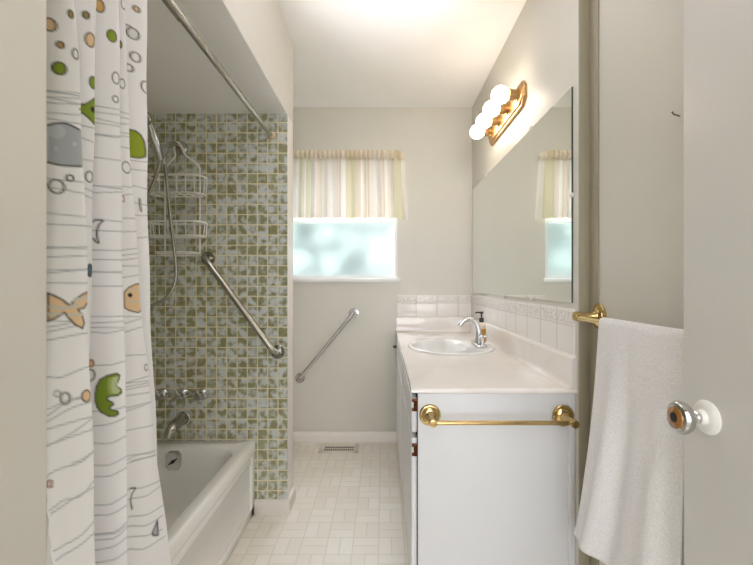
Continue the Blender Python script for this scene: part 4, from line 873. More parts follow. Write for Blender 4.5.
 ('line',None,0.0017,(172, 178, 182),[(0.3328,0.6900),(0.3448,0.6898),(0.3469,0.6898),(0.3499,0.6896),(0.3536,0.6893),(0.3578,0.6893),(0.3622,0.6898),(0.3664,0.6908),(0.3707,0.6929),(0.3754,0.6959),(0.3804,0.6993),(0.3856,0.7027),(0.3907,0.7055),(0.4027,0.7094)]),
 ('line',None,0.0017,(172, 178, 182),[(0.3336,0.6713),(0.3456,0.6725),(0.3476,0.6728),(0.3505,0.6731),(0.3540,0.6736),(0.3581,0.6742),(0.3623,0.6751),(0.3665,0.6764),(0.3708,0.6785),(0.3757,0.6812),(0.3810,0.6841),(0.3865,0.6870),(0.3925,0.6891),(0.4045,0.6917)]),
 ('line',None,0.0017,(172, 178, 182),[(0.3344,0.6493),(0.3464,0.6501),(0.3483,0.6504),(0.3511,0.6506),(0.3544,0.6509),(0.3582,0.6513),(0.3623,0.6520),(0.3663,0.6531),(0.3705,0.6549),(0.3754,0.6572),(0.3808,0.6598),(0.3865,0.6623),(0.3929,0.6639),(0.4049,0.6658)]),
 ('line',None,0.0017,(172, 178, 182),[(0.4822,0.7368),(0.4942,0.7324),(0.4964,0.7311),(0.4994,0.7292),(0.5029,0.7270),(0.5067,0.7248),(0.5106,0.7227),(0.5143,0.7211),(0.5183,0.7198),(0.5229,0.7187),(0.5277,0.7178),(0.5324,0.7169),(0.5366,0.7160),(0.5398,0.7152),(0.5518,0.7134)]),
 ('line',None,0.0017,(172, 178, 182),[(0.4816,0.7165),(0.4936,0.7125),(0.4967,0.7108),(0.5011,0.7082),(0.5061,0.7054),(0.5112,0.7027),(0.5160,0.7004),(0.5201,0.6991),(0.5238,0.6986),(0.5275,0.6989),(0.5311,0.6995),(0.5345,0.7002),(0.5376,0.7007),(0.5399,0.7010),(0.5519,0.7018)]),
 ('line',None,0.0017,(172, 178, 182),[(0.4790,0.6829),(0.4910,0.6776),(0.4940,0.6754),(0.4984,0.6721),(0.5034,0.6683),(0.5087,0.6645),(0.5135,0.6613),(0.5177,0.6590),(0.5213,0.6576),(0.5250,0.6569),(0.5284,0.6567),(0.5316,0.6566),(0.5343,0.6566),(0.5363,0.6565),(0.5483,0.6560)]),
 ('line',None,0.0017,(172, 178, 182),[(0.4783,0.6646),(0.4903,0.6584),(0.4933,0.6558),(0.4974,0.6521),(0.5023,0.6477),(0.5075,0.6432),(0.5123,0.6393),(0.5163,0.6366),(0.5200,0.6351),(0.5236,0.6343),(0.5270,0.6341),(0.5300,0.6342),(0.5327,0.6343),(0.5346,0.6343),(0.5466,0.6342)]),
 ('line',None,0.0017,(172, 178, 182),[(0.4777,0.6426),(0.4897,0.6365),(0.4926,0.6341),(0.4966,0.6306),(0.5014,0.6264),(0.5065,0.6221),(0.5111,0.6182),(0.5150,0.6152),(0.5183,0.6131),(0.5213,0.6114),(0.5241,0.6102),(0.5266,0.6092),(0.5286,0.6084),(0.5301,0.6078),(0.5421,0.6048)]),
 ('line',None,0.0017,(172, 178, 182),[(0.4778,0.6189),(0.4898,0.6111),(0.4919,0.6089),(0.4948,0.6056),(0.4983,0.6017),(0.5021,0.5977),(0.5061,0.5940),(0.5099,0.5911),(0.5139,0.5891),(0.5184,0.5877),(0.5230,0.5868),(0.5272,0.5863),(0.5308,0.5860),(0.5334,0.5857),(0.5454,0.5847)]),
 ('line',None,0.0017,(172, 178, 182),[(0.4877,0.8024),(0.4997,0.7995),(0.5040,0.7978),(0.5102,0.7954),(0.5173,0.7926),(0.5247,0.7896),(0.5317,0.7867),(0.5370,0.7845),(0.5490,0.7814)]),
 ('line',None,0.0017,(172, 178, 182),[(0.4866,0.7866),(0.4986,0.7852),(0.5030,0.7843),(0.5094,0.7831),(0.5167,0.7818),(0.5241,0.7805),(0.5310,0.7791),(0.5363,0.7779),(0.5483,0.7763)]),
 ('poly',(231, 200, 158),0.0024,(74, 64, 54),[(0.0583,1.5725),(0.0582,1.5752),(0.0576,1.5776),(0.0568,1.5798),(0.0557,1.5816),(0.0544,1.5828),(0.0530,1.5834),(0.0515,1.5834),(0.0500,1.5828),(0.0487,1.5816),(0.0476,1.5798),(0.0468,1.5776),(0.0463,1.5752),(0.0461,1.5725),(0.0463,1.5699),(0.0468,1.5674),(0.0476,1.5652),(0.0487,1.5635),(0.0500,1.5622),(0.0515,1.5616),(0.0530,1.5616),(0.0544,1.5622),(0.0557,1.5635),(0.0568,1.5652),(0.0576,1.5674),(0.0582,1.5699)]),
 ('poly',(205, 165, 110),0.0024,(74, 64, 54),[(0.0640,1.5408),(0.0639,1.5421),(0.0636,1.5433),(0.0632,1.5444),(0.0626,1.5452),(0.0619,1.5458),(0.0611,1.5462),(0.0603,1.5462),(0.0595,1.5458),(0.0588,1.5452),(0.0582,1.5444),(0.0578,1.5433),(0.0575,1.5421),(0.0574,1.5408),(0.0575,1.5395),(0.0578,1.5382),(0.0582,1.5372),(0.0588,1.5363),(0.0595,1.5357),(0.0603,1.5354),(0.0611,1.5354),(0.0619,1.5357),(0.0626,1.5363),(0.0632,1.5372),(0.0636,1.5382),(0.0639,1.5395)]),
 ('poly',(136, 158, 48),0.0024,(74, 64, 54),[(0.0651,1.5010),(0.0650,1.5035),(0.0644,1.5058),(0.0635,1.5078),(0.0624,1.5095),(0.0610,1.5107),(0.0595,1.5113),(0.0580,1.5113),(0.0565,1.5107),(0.0551,1.5095),(0.0540,1.5078),(0.0531,1.5058),(0.0526,1.5035),(0.0524,1.5010),(0.0526,1.4985),(0.0531,1.4962),(0.0540,1.4941),(0.0551,1.4925),(0.0565,1.4913),(0.0580,1.4907),(0.0595,1.4907),(0.0610,1.4913),(0.0624,1.4925),(0.0635,1.4941),(0.0644,1.4962),(0.0650,1.4985)]),
 ('poly',(164, 146, 84),0.0024,(74, 64, 54),[(0.0797,1.5978),(0.0796,1.5995),(0.0793,1.6011),(0.0787,1.6025),(0.0780,1.6036),(0.0772,1.6044),(0.0763,1.6048),(0.0753,1.6048),(0.0744,1.6044),(0.0736,1.6036),(0.0729,1.6025),(0.0724,1.6011),(0.0720,1.5995),(0.0719,1.5978),(0.0720,1.5961),(0.0724,1.5945),(0.0729,1.5931),(0.0736,1.5920),(0.0744,1.5912),(0.0753,1.5908),(0.0763,1.5908),(0.0772,1.5912),(0.0780,1.5920),(0.0787,1.5931),(0.0793,1.5945),(0.0796,1.5961)]),
 ('poly',(164, 146, 84),0.0024,(74, 64, 54),[(0.2249,1.6418),(0.2248,1.6434),(0.2245,1.6449),(0.2240,1.6462),(0.2233,1.6473),(0.2225,1.6480),(0.2216,1.6484),(0.2207,1.6484),(0.2198,1.6480),(0.2191,1.6473),(0.2184,1.6462),(0.2179,1.6449),(0.2176,1.6434),(0.2175,1.6418),(0.2176,1.6402),(0.2179,1.6387),(0.2184,1.6373),(0.2191,1.6363),(0.2198,1.6355),(0.2207,1.6351),(0.2216,1.6351),(0.2225,1.6355),(0.2233,1.6363),(0.2240,1.6373),(0.2245,1.6387),(0.2248,1.6402)]),
 ('poly',(231, 200, 158),0.0024,(74, 64, 54),[(0.2348,1.5985),(0.2346,1.6016),(0.2340,1.6045),(0.2330,1.6071),(0.2318,1.6091),(0.2303,1.6106),(0.2286,1.6113),(0.2269,1.6113),(0.2252,1.6106),(0.2237,1.6091),(0.2224,1.6071),(0.2215,1.6045),(0.2209,1.6016),(0.2207,1.5985),(0.2209,1.5954),(0.2215,1.5925),(0.2224,1.5900),(0.2237,1.5879),(0.2252,1.5865),(0.2269,1.5857),(0.2286,1.5857),(0.2303,1.5865),(0.2318,1.5879),(0.2330,1.5900),(0.2340,1.5925),(0.2346,1.5954)]),
 ('poly',(222, 176, 112),0.0024,(74, 64, 54),[(0.3622,1.7023),(0.3620,1.7054),(0.3614,1.7083),(0.3604,1.7109),(0.3592,1.7129),(0.3576,1.7144),(0.3560,1.7151),(0.3543,1.7151),(0.3526,1.7144),(0.3511,1.7129),(0.3498,1.7109),(0.3489,1.7083),(0.3483,1.7054),(0.3480,1.7023),(0.3483,1.6992),(0.3489,1.6963),(0.3498,1.6938),(0.3511,1.6917),(0.3526,1.6903),(0.3543,1.6895),(0.3560,1.6895),(0.3576,1.6903),(0.3592,1.6917),(0.3604,1.6938),(0.3614,1.6963),(0.3620,1.6992)]),
 ('poly',None,0.0024,(74, 64, 54),[(0.0827,1.5300),(0.0826,1.5320),(0.0822,1.5340),(0.0815,1.5357),(0.0807,1.5370),(0.0796,1.5380),(0.0785,1.5385),(0.0773,1.5385),(0.0762,1.5380),(0.0752,1.5370),(0.0743,1.5357),(0.0737,1.5340),(0.0733,1.5320),(0.0731,1.5300),(0.0733,1.5279),(0.0737,1.5260),(0.0743,1.5242),(0.0752,1.5229),(0.0762,1.5219),(0.0773,1.5214),(0.0785,1.5214),(0.0796,1.5219),(0.0807,1.5229),(0.0815,1.5242),(0.0822,1.5260),(0.0826,1.5279)]),
 ('poly',(136, 158, 48),0.0024,(74, 64, 54),[(0.3832,1.6479),(0.3829,1.6508),(0.3821,1.6535),(0.3809,1.6560),(0.3792,1.6579),(0.3773,1.6593),(0.3752,1.6600),(0.3730,1.6600),(0.3709,1.6593),(0.3690,1.6579),(0.3673,1.6560),(0.3661,1.6535),(0.3653,1.6508),(0.3651,1.6479),(0.3653,1.6449),(0.3661,1.6422),(0.3673,1.6398),(0.3690,1.6378),(0.3709,1.6364),(0.3730,1.6357),(0.3752,1.6357),(0.3773,1.6364),(0.3792,1.6378),(0.3809,1.6398),(0.3821,1.6422),(0.3829,1.6449)]),
 ('poly',(136, 158, 48),0.0024,(74, 64, 54),[(0.2383,1.5214),(0.2381,1.5240),(0.2376,1.5266),(0.2367,1.5288),(0.2356,1.5306),(0.2343,1.5318),(0.2329,1.5324),(0.2314,1.5324),(0.2299,1.5318),(0.2286,1.5306),(0.2275,1.5288),(0.2267,1.5266),(0.2262,1.5240),(0.2260,1.5214),(0.2262,1.5187),(0.2267,1.5162),(0.2275,1.5140),(0.2286,1.5122),(0.2299,1.5109),(0.2314,1.5103),(0.2329,1.5103),(0.2343,1.5109),(0.2356,1.5122),(0.2367,1.5140),(0.2376,1.5162),(0.2381,1.5187)]),
 ('poly',None,0.0024,(74, 64, 54),[(0.3902,1.5639),(0.3899,1.5667),(0.3892,1.5694),(0.3882,1.5717),(0.3867,1.5736),(0.3850,1.5749),(0.3832,1.5756),(0.3812,1.5756),(0.3794,1.5749),(0.3777,1.5736),(0.3762,1.5717),(0.3752,1.5694),(0.3745,1.5667),(0.3742,1.5639),(0.3745,1.5610),(0.3752,1.5584),(0.3762,1.5560),(0.3777,1.5541),(0.3794,1.5528),(0.3812,1.5521),(0.3832,1.5521),(0.3850,1.5528),(0.3867,1.5541),(0.3882,1.5560),(0.3892,1.5584),(0.3899,1.5610)]),
 ('poly',None,0.0024,(74, 64, 54),[(0.5362,1.5744),(0.5360,1.5767),(0.5351,1.5789),(0.5338,1.5808),(0.5321,1.5824),(0.5300,1.5835),(0.5278,1.5840),(0.5255,1.5840),(0.5232,1.5835),(0.5212,1.5824),(0.5195,1.5808),(0.5181,1.5789),(0.5173,1.5767),(0.5170,1.5744),(0.5173,1.5721),(0.5181,1.5699),(0.5195,1.5679),(0.5212,1.5664),(0.5232,1.5653),(0.5255,1.5647),(0.5278,1.5647),(0.5300,1.5653),(0.5321,1.5664),(0.5338,1.5679),(0.5351,1.5699),(0.5360,1.5721)]),
 ('poly',None,0.0024,(74, 64, 54),[(0.3879,1.5207),(0.3878,1.5222),(0.3872,1.5237),(0.3863,1.5249),(0.3851,1.5259),(0.3837,1.5266),(0.3822,1.5270),(0.3806,1.5270),(0.3791,1.5266),(0.3777,1.5259),(0.3765,1.5249),(0.3756,1.5237),(0.3751,1.5222),(0.3749,1.5207),(0.3751,1.5192),(0.3756,1.5178),(0.3765,1.5165),(0.3777,1.5155),(0.3791,1.5148),(0.3806,1.5144),(0.3822,1.5144),(0.3837,1.5148),(0.3851,1.5155),(0.3863,1.5165),(0.3872,1.5178),(0.3878,1.5192)]),
 ('poly',(164, 146, 84),0.0024,(74, 64, 54),[(0.5307,1.6561),(0.5305,1.6579),(0.5301,1.6596),(0.5293,1.6610),(0.5283,1.6622),(0.5271,1.6631),(0.5258,1.6635),(0.5245,1.6635),(0.5232,1.6631),(0.5220,1.6622),(0.5210,1.6610),(0.5202,1.6596),(0.5198,1.6579),(0.5196,1.6561),(0.5198,1.6543),(0.5202,1.6526),(0.5210,1.6511),(0.5220,1.6499),(0.5232,1.6491),(0.5245,1.6487),(0.5258,1.6487),(0.5271,1.6491),(0.5283,1.6499),(0.5293,1.6511),(0.5301,1.6526),(0.5305,1.6543)]),
 ('poly',None,0.0024,(74, 64, 54),[(0.5556,1.7436),(0.5553,1.7463),(0.5543,1.7489),(0.5527,1.7511),(0.5505,1.7530),(0.5480,1.7542),(0.5452,1.7549),(0.5424,1.7549),(0.5396,1.7542),(0.5370,1.7530),(0.5349,1.7511),(0.5333,1.7489),(0.5323,1.7463),(0.5319,1.7436),(0.5323,1.7409),(0.5333,1.7384),(0.5349,1.7361),(0.5370,1.7343),(0.5396,1.7330),(0.5424,1.7324),(0.5452,1.7324),(0.5480,1.7330),(0.5505,1.7343),(0.5527,1.7361),(0.5543,1.7384),(0.5553,1.7409)]),
 ('poly',(231, 200, 158),0.0024,(74, 64, 54),[(0.6443,1.7824),(0.6442,1.7839),(0.6439,1.7854),(0.6434,1.7867),(0.6427,1.7878),(0.6420,1.7885),(0.6411,1.7889),(0.6402,1.7889),(0.6394,1.7885),(0.6386,1.7878),(0.6380,1.7867),(0.6375,1.7854),(0.6372,1.7839),(0.6371,1.7824),(0.6372,1.7808),(0.6375,1.7793),(0.6380,1.7780),(0.6386,1.7770),(0.6394,1.7763),(0.6402,1.7759),(0.6411,1.7759),(0.6420,1.7763),(0.6427,1.7770),(0.6434,1.7780),(0.6439,1.7793),(0.6442,1.7808)]),
 ('poly',None,0.0024,(74, 64, 54),[(0.6365,1.7302),(0.6363,1.7323),(0.6359,1.7342),(0.6353,1.7359),(0.6344,1.7373),(0.6334,1.7383),(0.6323,1.7388),(0.6311,1.7388),(0.6300,1.7383),(0.6290,1.7373),(0.6281,1.7359),(0.6275,1.7342),(0.6271,1.7323),(0.6269,1.7302),(0.6271,1.7281),(0.6275,1.7262),(0.6281,1.7244),(0.6290,1.7231),(0.6300,1.7221),(0.6311,1.7216),(0.6323,1.7216),(0.6334,1.7221),(0.6344,1.7231),(0.6353,1.7244),(0.6359,1.7262),(0.6363,1.7281)]),
 ('poly',(226, 226, 224),0.0024,(74, 64, 54),[(0.6439,1.7238),(0.6437,1.7267),(0.6432,1.7295),(0.6422,1.7319),(0.6410,1.7339),(0.6396,1.7352),(0.6380,1.7359),(0.6364,1.7359),(0.6348,1.7352),(0.6334,1.7339),(0.6322,1.7319),(0.6313,1.7295),(0.6307,1.7267),(0.6305,1.7238),(0.6307,1.7209),(0.6313,1.7181),(0.6322,1.7157),(0.6334,1.7138),(0.6348,1.7124),(0.6364,1.7117),(0.6380,1.7117),(0.6396,1.7124),(0.6410,1.7138),(0.6422,1.7157),(0.6432,1.7181),(0.6437,1.7209)]),
 ('poly',None,0.0024,(74, 64, 54),[(0.6463,1.6729),(0.6461,1.6754),(0.6456,1.6778),(0.6448,1.6799),(0.6438,1.6816),(0.6425,1.6828),(0.6412,1.6834),(0.6397,1.6834),(0.6384,1.6828),(0.6371,1.6816),(0.6361,1.6799),(0.6353,1.6778),(0.6348,1.6754),(0.6346,1.6729),(0.6348,1.6703),(0.6353,1.6679),(0.6361,1.6658),(0.6371,1.6641),(0.6384,1.6629),(0.6397,1.6623),(0.6412,1.6623),(0.6425,1.6629),(0.6438,1.6641),(0.6448,1.6658),(0.6456,1.6679),(0.6461,1.6703)]),
 ('poly',None,0.0024,(74, 64, 54),[(0.6376,1.6437),(0.6375,1.6457),(0.6371,1.6475),(0.6365,1.6491),(0.6357,1.6504),(0.6347,1.6513),(0.6337,1.6518),(0.6326,1.6518),(0.6316,1.6513),(0.6306,1.6504),(0.6298,1.6491),(0.6292,1.6475),(0.6288,1.6457),(0.6287,1.6437),(0.6288,1.6418),(0.6292,1.6400),(0.6298,1.6384),(0.6306,1.6371),(0.6316,1.6362),(0.6326,1.6357),(0.6337,1.6357),(0.6347,1.6362),(0.6357,1.6371),(0.6365,1.6384),(0.6371,1.6400),(0.6375,1.6418)]),
 ('poly',None,0.0024,(74, 64, 54),[(0.6618,1.6131),(0.6616,1.6163),(0.6609,1.6192),(0.6599,1.6219),(0.6586,1.6240),(0.6571,1.6255),(0.6554,1.6262),(0.6536,1.6262),(0.6519,1.6255),(0.6503,1.6240),(0.6490,1.6219),(0.6480,1.6192),(0.6474,1.6163),(0.6472,1.6131),(0.6474,1.6099),(0.6480,1.6069),(0.6490,1.6043),(0.6503,1.6022),(0.6519,1.6007),(0.6536,1.5999),(0.6554,1.5999),(0.6571,1.6007),(0.6586,1.6022),(0.6599,1.6043),(0.6609,1.6069),(0.6616,1.6099)]),
 ('poly',(178, 183, 188),0.001,None,[(0.0468,1.4053),(0.0542,1.4101),(0.0639,1.4113),(0.0776,1.4057),(0.0876,1.4046),(0.0880,1.3452),(0.0780,1.3443),(0.0618,1.3429),(0.0447,1.3462)]),
 ('poly',(196, 200, 204),0.001,None,[(0.0625,1.3975),(0.0622,1.4004),(0.0615,1.4031),(0.0603,1.4055),(0.0588,1.4074),(0.0569,1.4088),(0.0549,1.4094),(0.0529,1.4094),(0.0509,1.4088),(0.0490,1.4074),(0.0475,1.4055),(0.0463,1.4031),(0.0456,1.4004),(0.0453,1.3975),(0.0456,1.3946),(0.0463,1.3919),(0.0475,1.3895),(0.0490,1.3876),(0.0509,1.3862),(0.0529,1.3855),(0.0549,1.3855),(0.0569,1.3862),(0.0588,1.3876),(0.0603,1.3895),(0.0615,1.3919),(0.0622,1.3946)]),
 ('poly',(205, 209, 212),0.001,None,[(0.0509,1.3691),(0.0532,1.3734),(0.0553,1.3698),(0.0529,1.3655)]),
 ('poly',(205, 209, 212),0.001,None,[(0.0688,1.3791),(0.0719,1.3836),(0.0751,1.3801),(0.0716,1.3755)]),
 ('line',None,0.003,(74, 64, 54),[(0.0468,1.4053),(0.0476,1.4059),(0.0486,1.4067),(0.0499,1.4076),(0.0513,1.4086),(0.0528,1.4095),(0.0542,1.4101),(0.0556,1.4106),(0.0571,1.4111),(0.0587,1.4114),(0.0603,1.4117),(0.0621,1.4116),(0.0639,1.4113),(0.0660,1.4106),(0.0685,1.4094),(0.0712,1.4080),(0.0741,1.4067),(0.0768,1.4055),(0.0791,1.4048)]),
 ('line',None,0.003,(74, 64, 54),[(0.0447,1.3462),(0.0457,1.3459),(0.0471,1.3454),(0.0487,1.3449),(0.0504,1.3443),(0.0521,1.3439),(0.0537,1.3435),(0.0550,1.3433),(0.0562,1.3431),(0.0574,1.3430),(0.0586,1.3429),(0.0601,1.3429),(0.0618,1.3429),(0.0641,1.3430),(0.0670,1.3432),(0.0703,1.3434),(0.0739,1.3437),(0.0775,1.3441),(0.0805,1.3444)]),
 ('poly',None,0.0024,(74, 64, 54),[(0.0581,1.3086),(0.0579,1.3111),(0.0573,1.3135),(0.0563,1.3157),(0.0551,1.3174),(0.0535,1.3186),(0.0519,1.3192),(0.0501,1.3192),(0.0485,1.3186),(0.0470,1.3174),(0.0457,1.3157),(0.0447,1.3135),(0.0441,1.3111),(0.0439,1.3086),(0.0441,1.3060),(0.0447,1.3036),(0.0457,1.3015),(0.0470,1.2998),(0.0485,1.2986),(0.0501,1.2979),(0.0519,1.2979),(0.0535,1.2986),(0.0551,1.2998),(0.0563,1.3015),(0.0573,1.3036),(0.0579,1.3060)]),
 ('poly',None,0.0024,(74, 64, 54),[(0.0682,1.3237),(0.0681,1.3249),(0.0678,1.3260),(0.0673,1.3269),(0.0666,1.3277),(0.0658,1.3282),(0.0650,1.3285),(0.0641,1.3285),(0.0632,1.3282),(0.0624,1.3277),(0.0618,1.3269),(0.0613,1.3260),(0.0609,1.3249),(0.0608,1.3237),(0.0609,1.3226),(0.0613,1.3215),(0.0618,1.3205),(0.0624,1.3197),(0.0632,1.3192),(0.0641,1.3189),(0.0650,1.3189),(0.0658,1.3192),(0.0666,1.3197),(0.0673,1.3205),(0.0678,1.3215),(0.0681,1.3226)]),
 ('poly',None,0.0024,(74, 64, 54),[(0.2348,1.3486),(0.2346,1.3509),(0.2341,1.3530),(0.2332,1.3549),(0.2320,1.3565),(0.2307,1.3575),(0.2292,1.3581),(0.2276,1.3581),(0.2261,1.3575),(0.2247,1.3565),(0.2236,1.3549),(0.2227,1.3530),(0.2221,1.3509),(0.2220,1.3486),(0.2221,1.3463),(0.2227,1.3441),(0.2236,1.3423),(0.2247,1.3407),(0.2261,1.3397),(0.2276,1.3391),(0.2292,1.3391),(0.2307,1.3397),(0.2320,1.3407),(0.2332,1.3423),(0.2341,1.3441),(0.2346,1.3463)]),
 ('poly',None,0.0024,(74, 64, 54),[(0.5480,1.4013),(0.5476,1.4041),(0.5463,1.4067),(0.5443,1.4090),(0.5417,1.4108),(0.5386,1.4121),(0.5352,1.4128),(0.5318,1.4128),(0.5284,1.4121),(0.5253,1.4108),(0.5227,1.4090),(0.5207,1.4067),(0.5194,1.4041),(0.5190,1.4013),(0.5194,1.3985),(0.5207,1.3959),(0.5227,1.3936),(0.5253,1.3918),(0.5284,1.3905),(0.5318,1.3898),(0.5352,1.3898),(0.5386,1.3905),(0.5417,1.3918),(0.5443,1.3936),(0.5463,1.3959),(0.5476,1.3985)]),
 ('poly',(136, 158, 48),0.0026,(74, 64, 54),[(0.0818,1.4386),(0.2199,1.4782),(0.2337,1.4927),(0.2637,1.4927),(0.2640,1.4456),(0.2340,1.4456),(0.2233,1.4550),(0.2166,1.4612)]),
 ('poly',(30, 26, 22),0.0024,(74, 64, 54),[(0.2347,1.4719),(0.2346,1.4729),(0.2343,1.4739),(0.2339,1.4748),(0.2333,1.4754),(0.2326,1.4759),(0.2319,1.4762),(0.2311,1.4762),(0.2304,1.4759),(0.2297,1.4754),(0.2292,1.4748),(0.2287,1.4739),(0.2285,1.4729),(0.2284,1.4719),(0.2285,1.4709),(0.2287,1.4699),(0.2292,1.4690),(0.2297,1.4684),(0.2304,1.4679),(0.2311,1.4676),(0.2319,1.4676),(0.2326,1.4679),(0.2333,1.4684),(0.2339,1.4690),(0.2343,1.4699),(0.2346,1.4709)]),
 ('poly',(150, 166, 44),0.0026,(74, 64, 54),[(0.6387,1.5045),(0.6444,1.4983),(0.6499,1.4846),(0.6524,1.4611),(0.6519,1.4507),(0.6456,1.4454),(0.6397,1.4432),(0.6197,1.4432),(0.6187,1.5045)]),
 ('line',None,0.0026,(74, 64, 54),[(0.3437,1.2744),(0.3439,1.2747),(0.3440,1.2751),(0.3442,1.2756),(0.3445,1.2761),(0.3451,1.2765),(0.3459,1.2769),(0.3472,1.2772),(0.3490,1.2775),(0.3510,1.2778),(0.3530,1.2780),(0.3546,1.2779),(0.3555,1.2775),(0.3556,1.2767),(0.3550,1.2757),(0.3540,1.2744),(0.3529,1.2729),(0.3518,1.2714),(0.3510,1.2697),(0.3504,1.2680),(0.3498,1.2660),(0.3492,1.2640),(0.3488,1.2619),(0.3484,1.2598),(0.3481,1.2577),(0.3479,1.2557),(0.3478,1.2538),(0.3478,1.2518),(0.3478,1.2498),(0.3479,1.2478),(0.3481,1.2459),(0.3483,1.2437),(0.3487,1.2414),(0.3492,1.2391),(0.3495,1.2369),(0.3498,1.2352),(0.3497,1.2341),(0.3494,1.2338),(0.3488,1.2340),(0.3480,1.2347),(0.3472,1.2356),(0.3465,1.2365),(0.3458,1.2373),(0.3454,1.2381),(0.3449,1.2391),(0.3445,1.2400),(0.3442,1.2410),(0.3439,1.2417),(0.3437,1.2423)]),
 ('poly',(100, 118, 132),0.0024,(74, 64, 54),[(0.2362,1.1807),(0.2360,1.1833),(0.2355,1.1858),(0.2347,1.1880),(0.2336,1.1898),(0.2323,1.1910),(0.2308,1.1916),(0.2294,1.1916),(0.2279,1.1910),(0.2266,1.1898),(0.2256,1.1880),(0.2247,1.1858),(0.2242,1.1833),(0.2240,1.1807),(0.2242,1.1780),(0.2247,1.1755),(0.2256,1.1733),(0.2266,1.1715),(0.2279,1.1703),(0.2294,1.1697),(0.2308,1.1697),(0.2323,1.1703),(0.2336,1.1715),(0.2347,1.1733),(0.2355,1.1755),(0.2360,1.1780)]),
 ('poly',None,0.0028,(170, 110, 80),[(0.5193,1.3341),(0.5192,1.3356),(0.5188,1.3370),(0.5182,1.3382),(0.5175,1.3393),(0.5166,1.3400),(0.5156,1.3403),(0.5146,1.3403),(0.5137,1.3400),(0.5128,1.3393),(0.5120,1.3382),(0.5115,1.3370),(0.5111,1.3356),(0.5110,1.3341),(0.5111,1.3325),(0.5115,1.3311),(0.5120,1.3299),(0.5128,1.3288),(0.5137,1.3281),(0.5146,1.3278),(0.5156,1.3278),(0.5166,1.3281),(0.5175,1.3288),(0.5182,1.3299),(0.5188,1.3311),(0.5192,1.3325)]),
 ('line',None,0.0026,(74, 64, 54),[(0.6436,1.3512),(0.6437,1.3497),(0.6437,1.3476),(0.6437,1.3451),(0.6437,1.3423),(0.6438,1.3396),(0.6439,1.3371),(0.6440,1.3347),(0.6443,1.3320),(0.6445,1.3293),(0.6448,1.3269),(0.6451,1.3248),(0.6452,1.3233)]),
 ('poly',(231, 200, 158),0.0026,(74, 64, 54),[(0.0364,1.1428),(0.0431,1.1387),(0.0518,1.1317),(0.0586,1.1226),(0.0652,1.1328),(0.0748,1.1401),(0.0817,1.1430),(0.0877,1.1430),(0.0918,1.1338),(0.0878,1.1249),(0.0818,1.1249),(0.0777,1.1186),(0.0684,1.1170),(0.0747,1.1063),(0.0775,1.0951),(0.0743,1.0870),(0.0646,1.0931),(0.0577,1.1030),(0.0528,1.1127),(0.0440,1.1050),(0.0356,1.1000)]),
 ('line',None,0.005,(208, 205, 190),[(0.0391,1.1226),(0.0407,1.1222),(0.0428,1.1215),(0.0454,1.1207),(0.0481,1.1200),(0.0508,1.1196),(0.0533,1.1195),(0.0559,1.1199),(0.0586,1.1207),(0.0615,1.1217),(0.0642,1.1228),(0.0667,1.1238),(0.0685,1.1245)]),
 ('line',None,0.005,(208, 205, 190),[(0.0588,1.1084),(0.0604,1.1085),(0.0630,1.1086),(0.0660,1.1088),(0.0693,1.1089),(0.0724,1.1090),(0.0747,1.1091)]),
 ('line',None,0.005,(208, 205, 190),[(0.0652,1.1314),(0.0670,1.1319),(0.0698,1.1325),(0.0732,1.1333),(0.0771,1.1341),(0.0810,1.1347)]),
 ('line',None,0.005,(208, 205, 190),[(0.0378,1.1106),(0.0391,1.1107),(0.0408,1.1109),(0.0428,1.1111),(0.0448,1.1113),(0.0466,1.1114),(0.0477,1.1115)]),
 ('poly',(231, 200, 158),0.0026,(74, 64, 54),[(0.5058,1.1390),(0.5180,1.1489),(0.5389,1.1555),(0.5494,1.1566),(0.5562,1.1517),(0.5590,1.1383),(0.5597,1.1249),(0.5563,1.1115),(0.5507,1.0989),(0.5430,1.0944),(0.5333,1.0957),(0.5142,1.1006),(0.5046,1.1070)]),
 ('poly',(40, 30, 26),0.002,(74, 64, 54),[(0.5259,1.1324),(0.5258,1.1333),(0.5253,1.1341),(0.5246,1.1349),(0.5236,1.1355),(0.5225,1.1359),(0.5213,1.1361),(0.5200,1.1361),(0.5187,1.1359),(0.5176,1.1355),(0.5166,1.1349),(0.5159,1.1341),(0.5154,1.1333),(0.5153,1.1324),(0.5154,1.1315),(0.5159,1.1307),(0.5166,1.1299),(0.5176,1.1293),(0.5187,1.1289),(0.5200,1.1287),(0.5213,1.1287),(0.5225,1.1289),(0.5236,1.1293),(0.5246,1.1299),(0.5253,1.1307),(0.5258,1.1315)]),
 ('line',None,0.004,(216, 206, 184),[(0.5091,1.1186),(0.5136,1.1186),(0.5205,1.1186),(0.5292,1.1186),(0.5385,1.1186),(0.5469,1.1186)]),
 ('line',None,0.004,(216, 206, 184),[(0.5175,1.1425),(0.5210,1.1426),(0.5263,1.1427),(0.5326,1.1429),(0.5392,1.1430),(0.5452,1.1432),(0.5495,1.1432)]),
 ('poly',(225, 196, 160),0.0028,(170, 120, 90),[(0.3414,1.0088),(0.3413,1.0103),(0.3410,1.0118),(0.3405,1.0131),(0.3398,1.0141),(0.3390,1.0149),(0.3382,1.0152),(0.3373,1.0152),(0.3365,1.0149),(0.3357,1.0141),(0.3351,1.0131),(0.3346,1.0118),(0.3343,1.0103),(0.3342,1.0088),(0.3343,1.0072),(0.3346,1.0057),(0.3351,1.0044),(0.3357,1.0034),(0.3365,1.0027),(0.3373,1.0023),(0.3382,1.0023),(0.3390,1.0027),(0.3398,1.0034),(0.3405,1.0044),(0.3410,1.0057),(0.3413,1.0072)]),
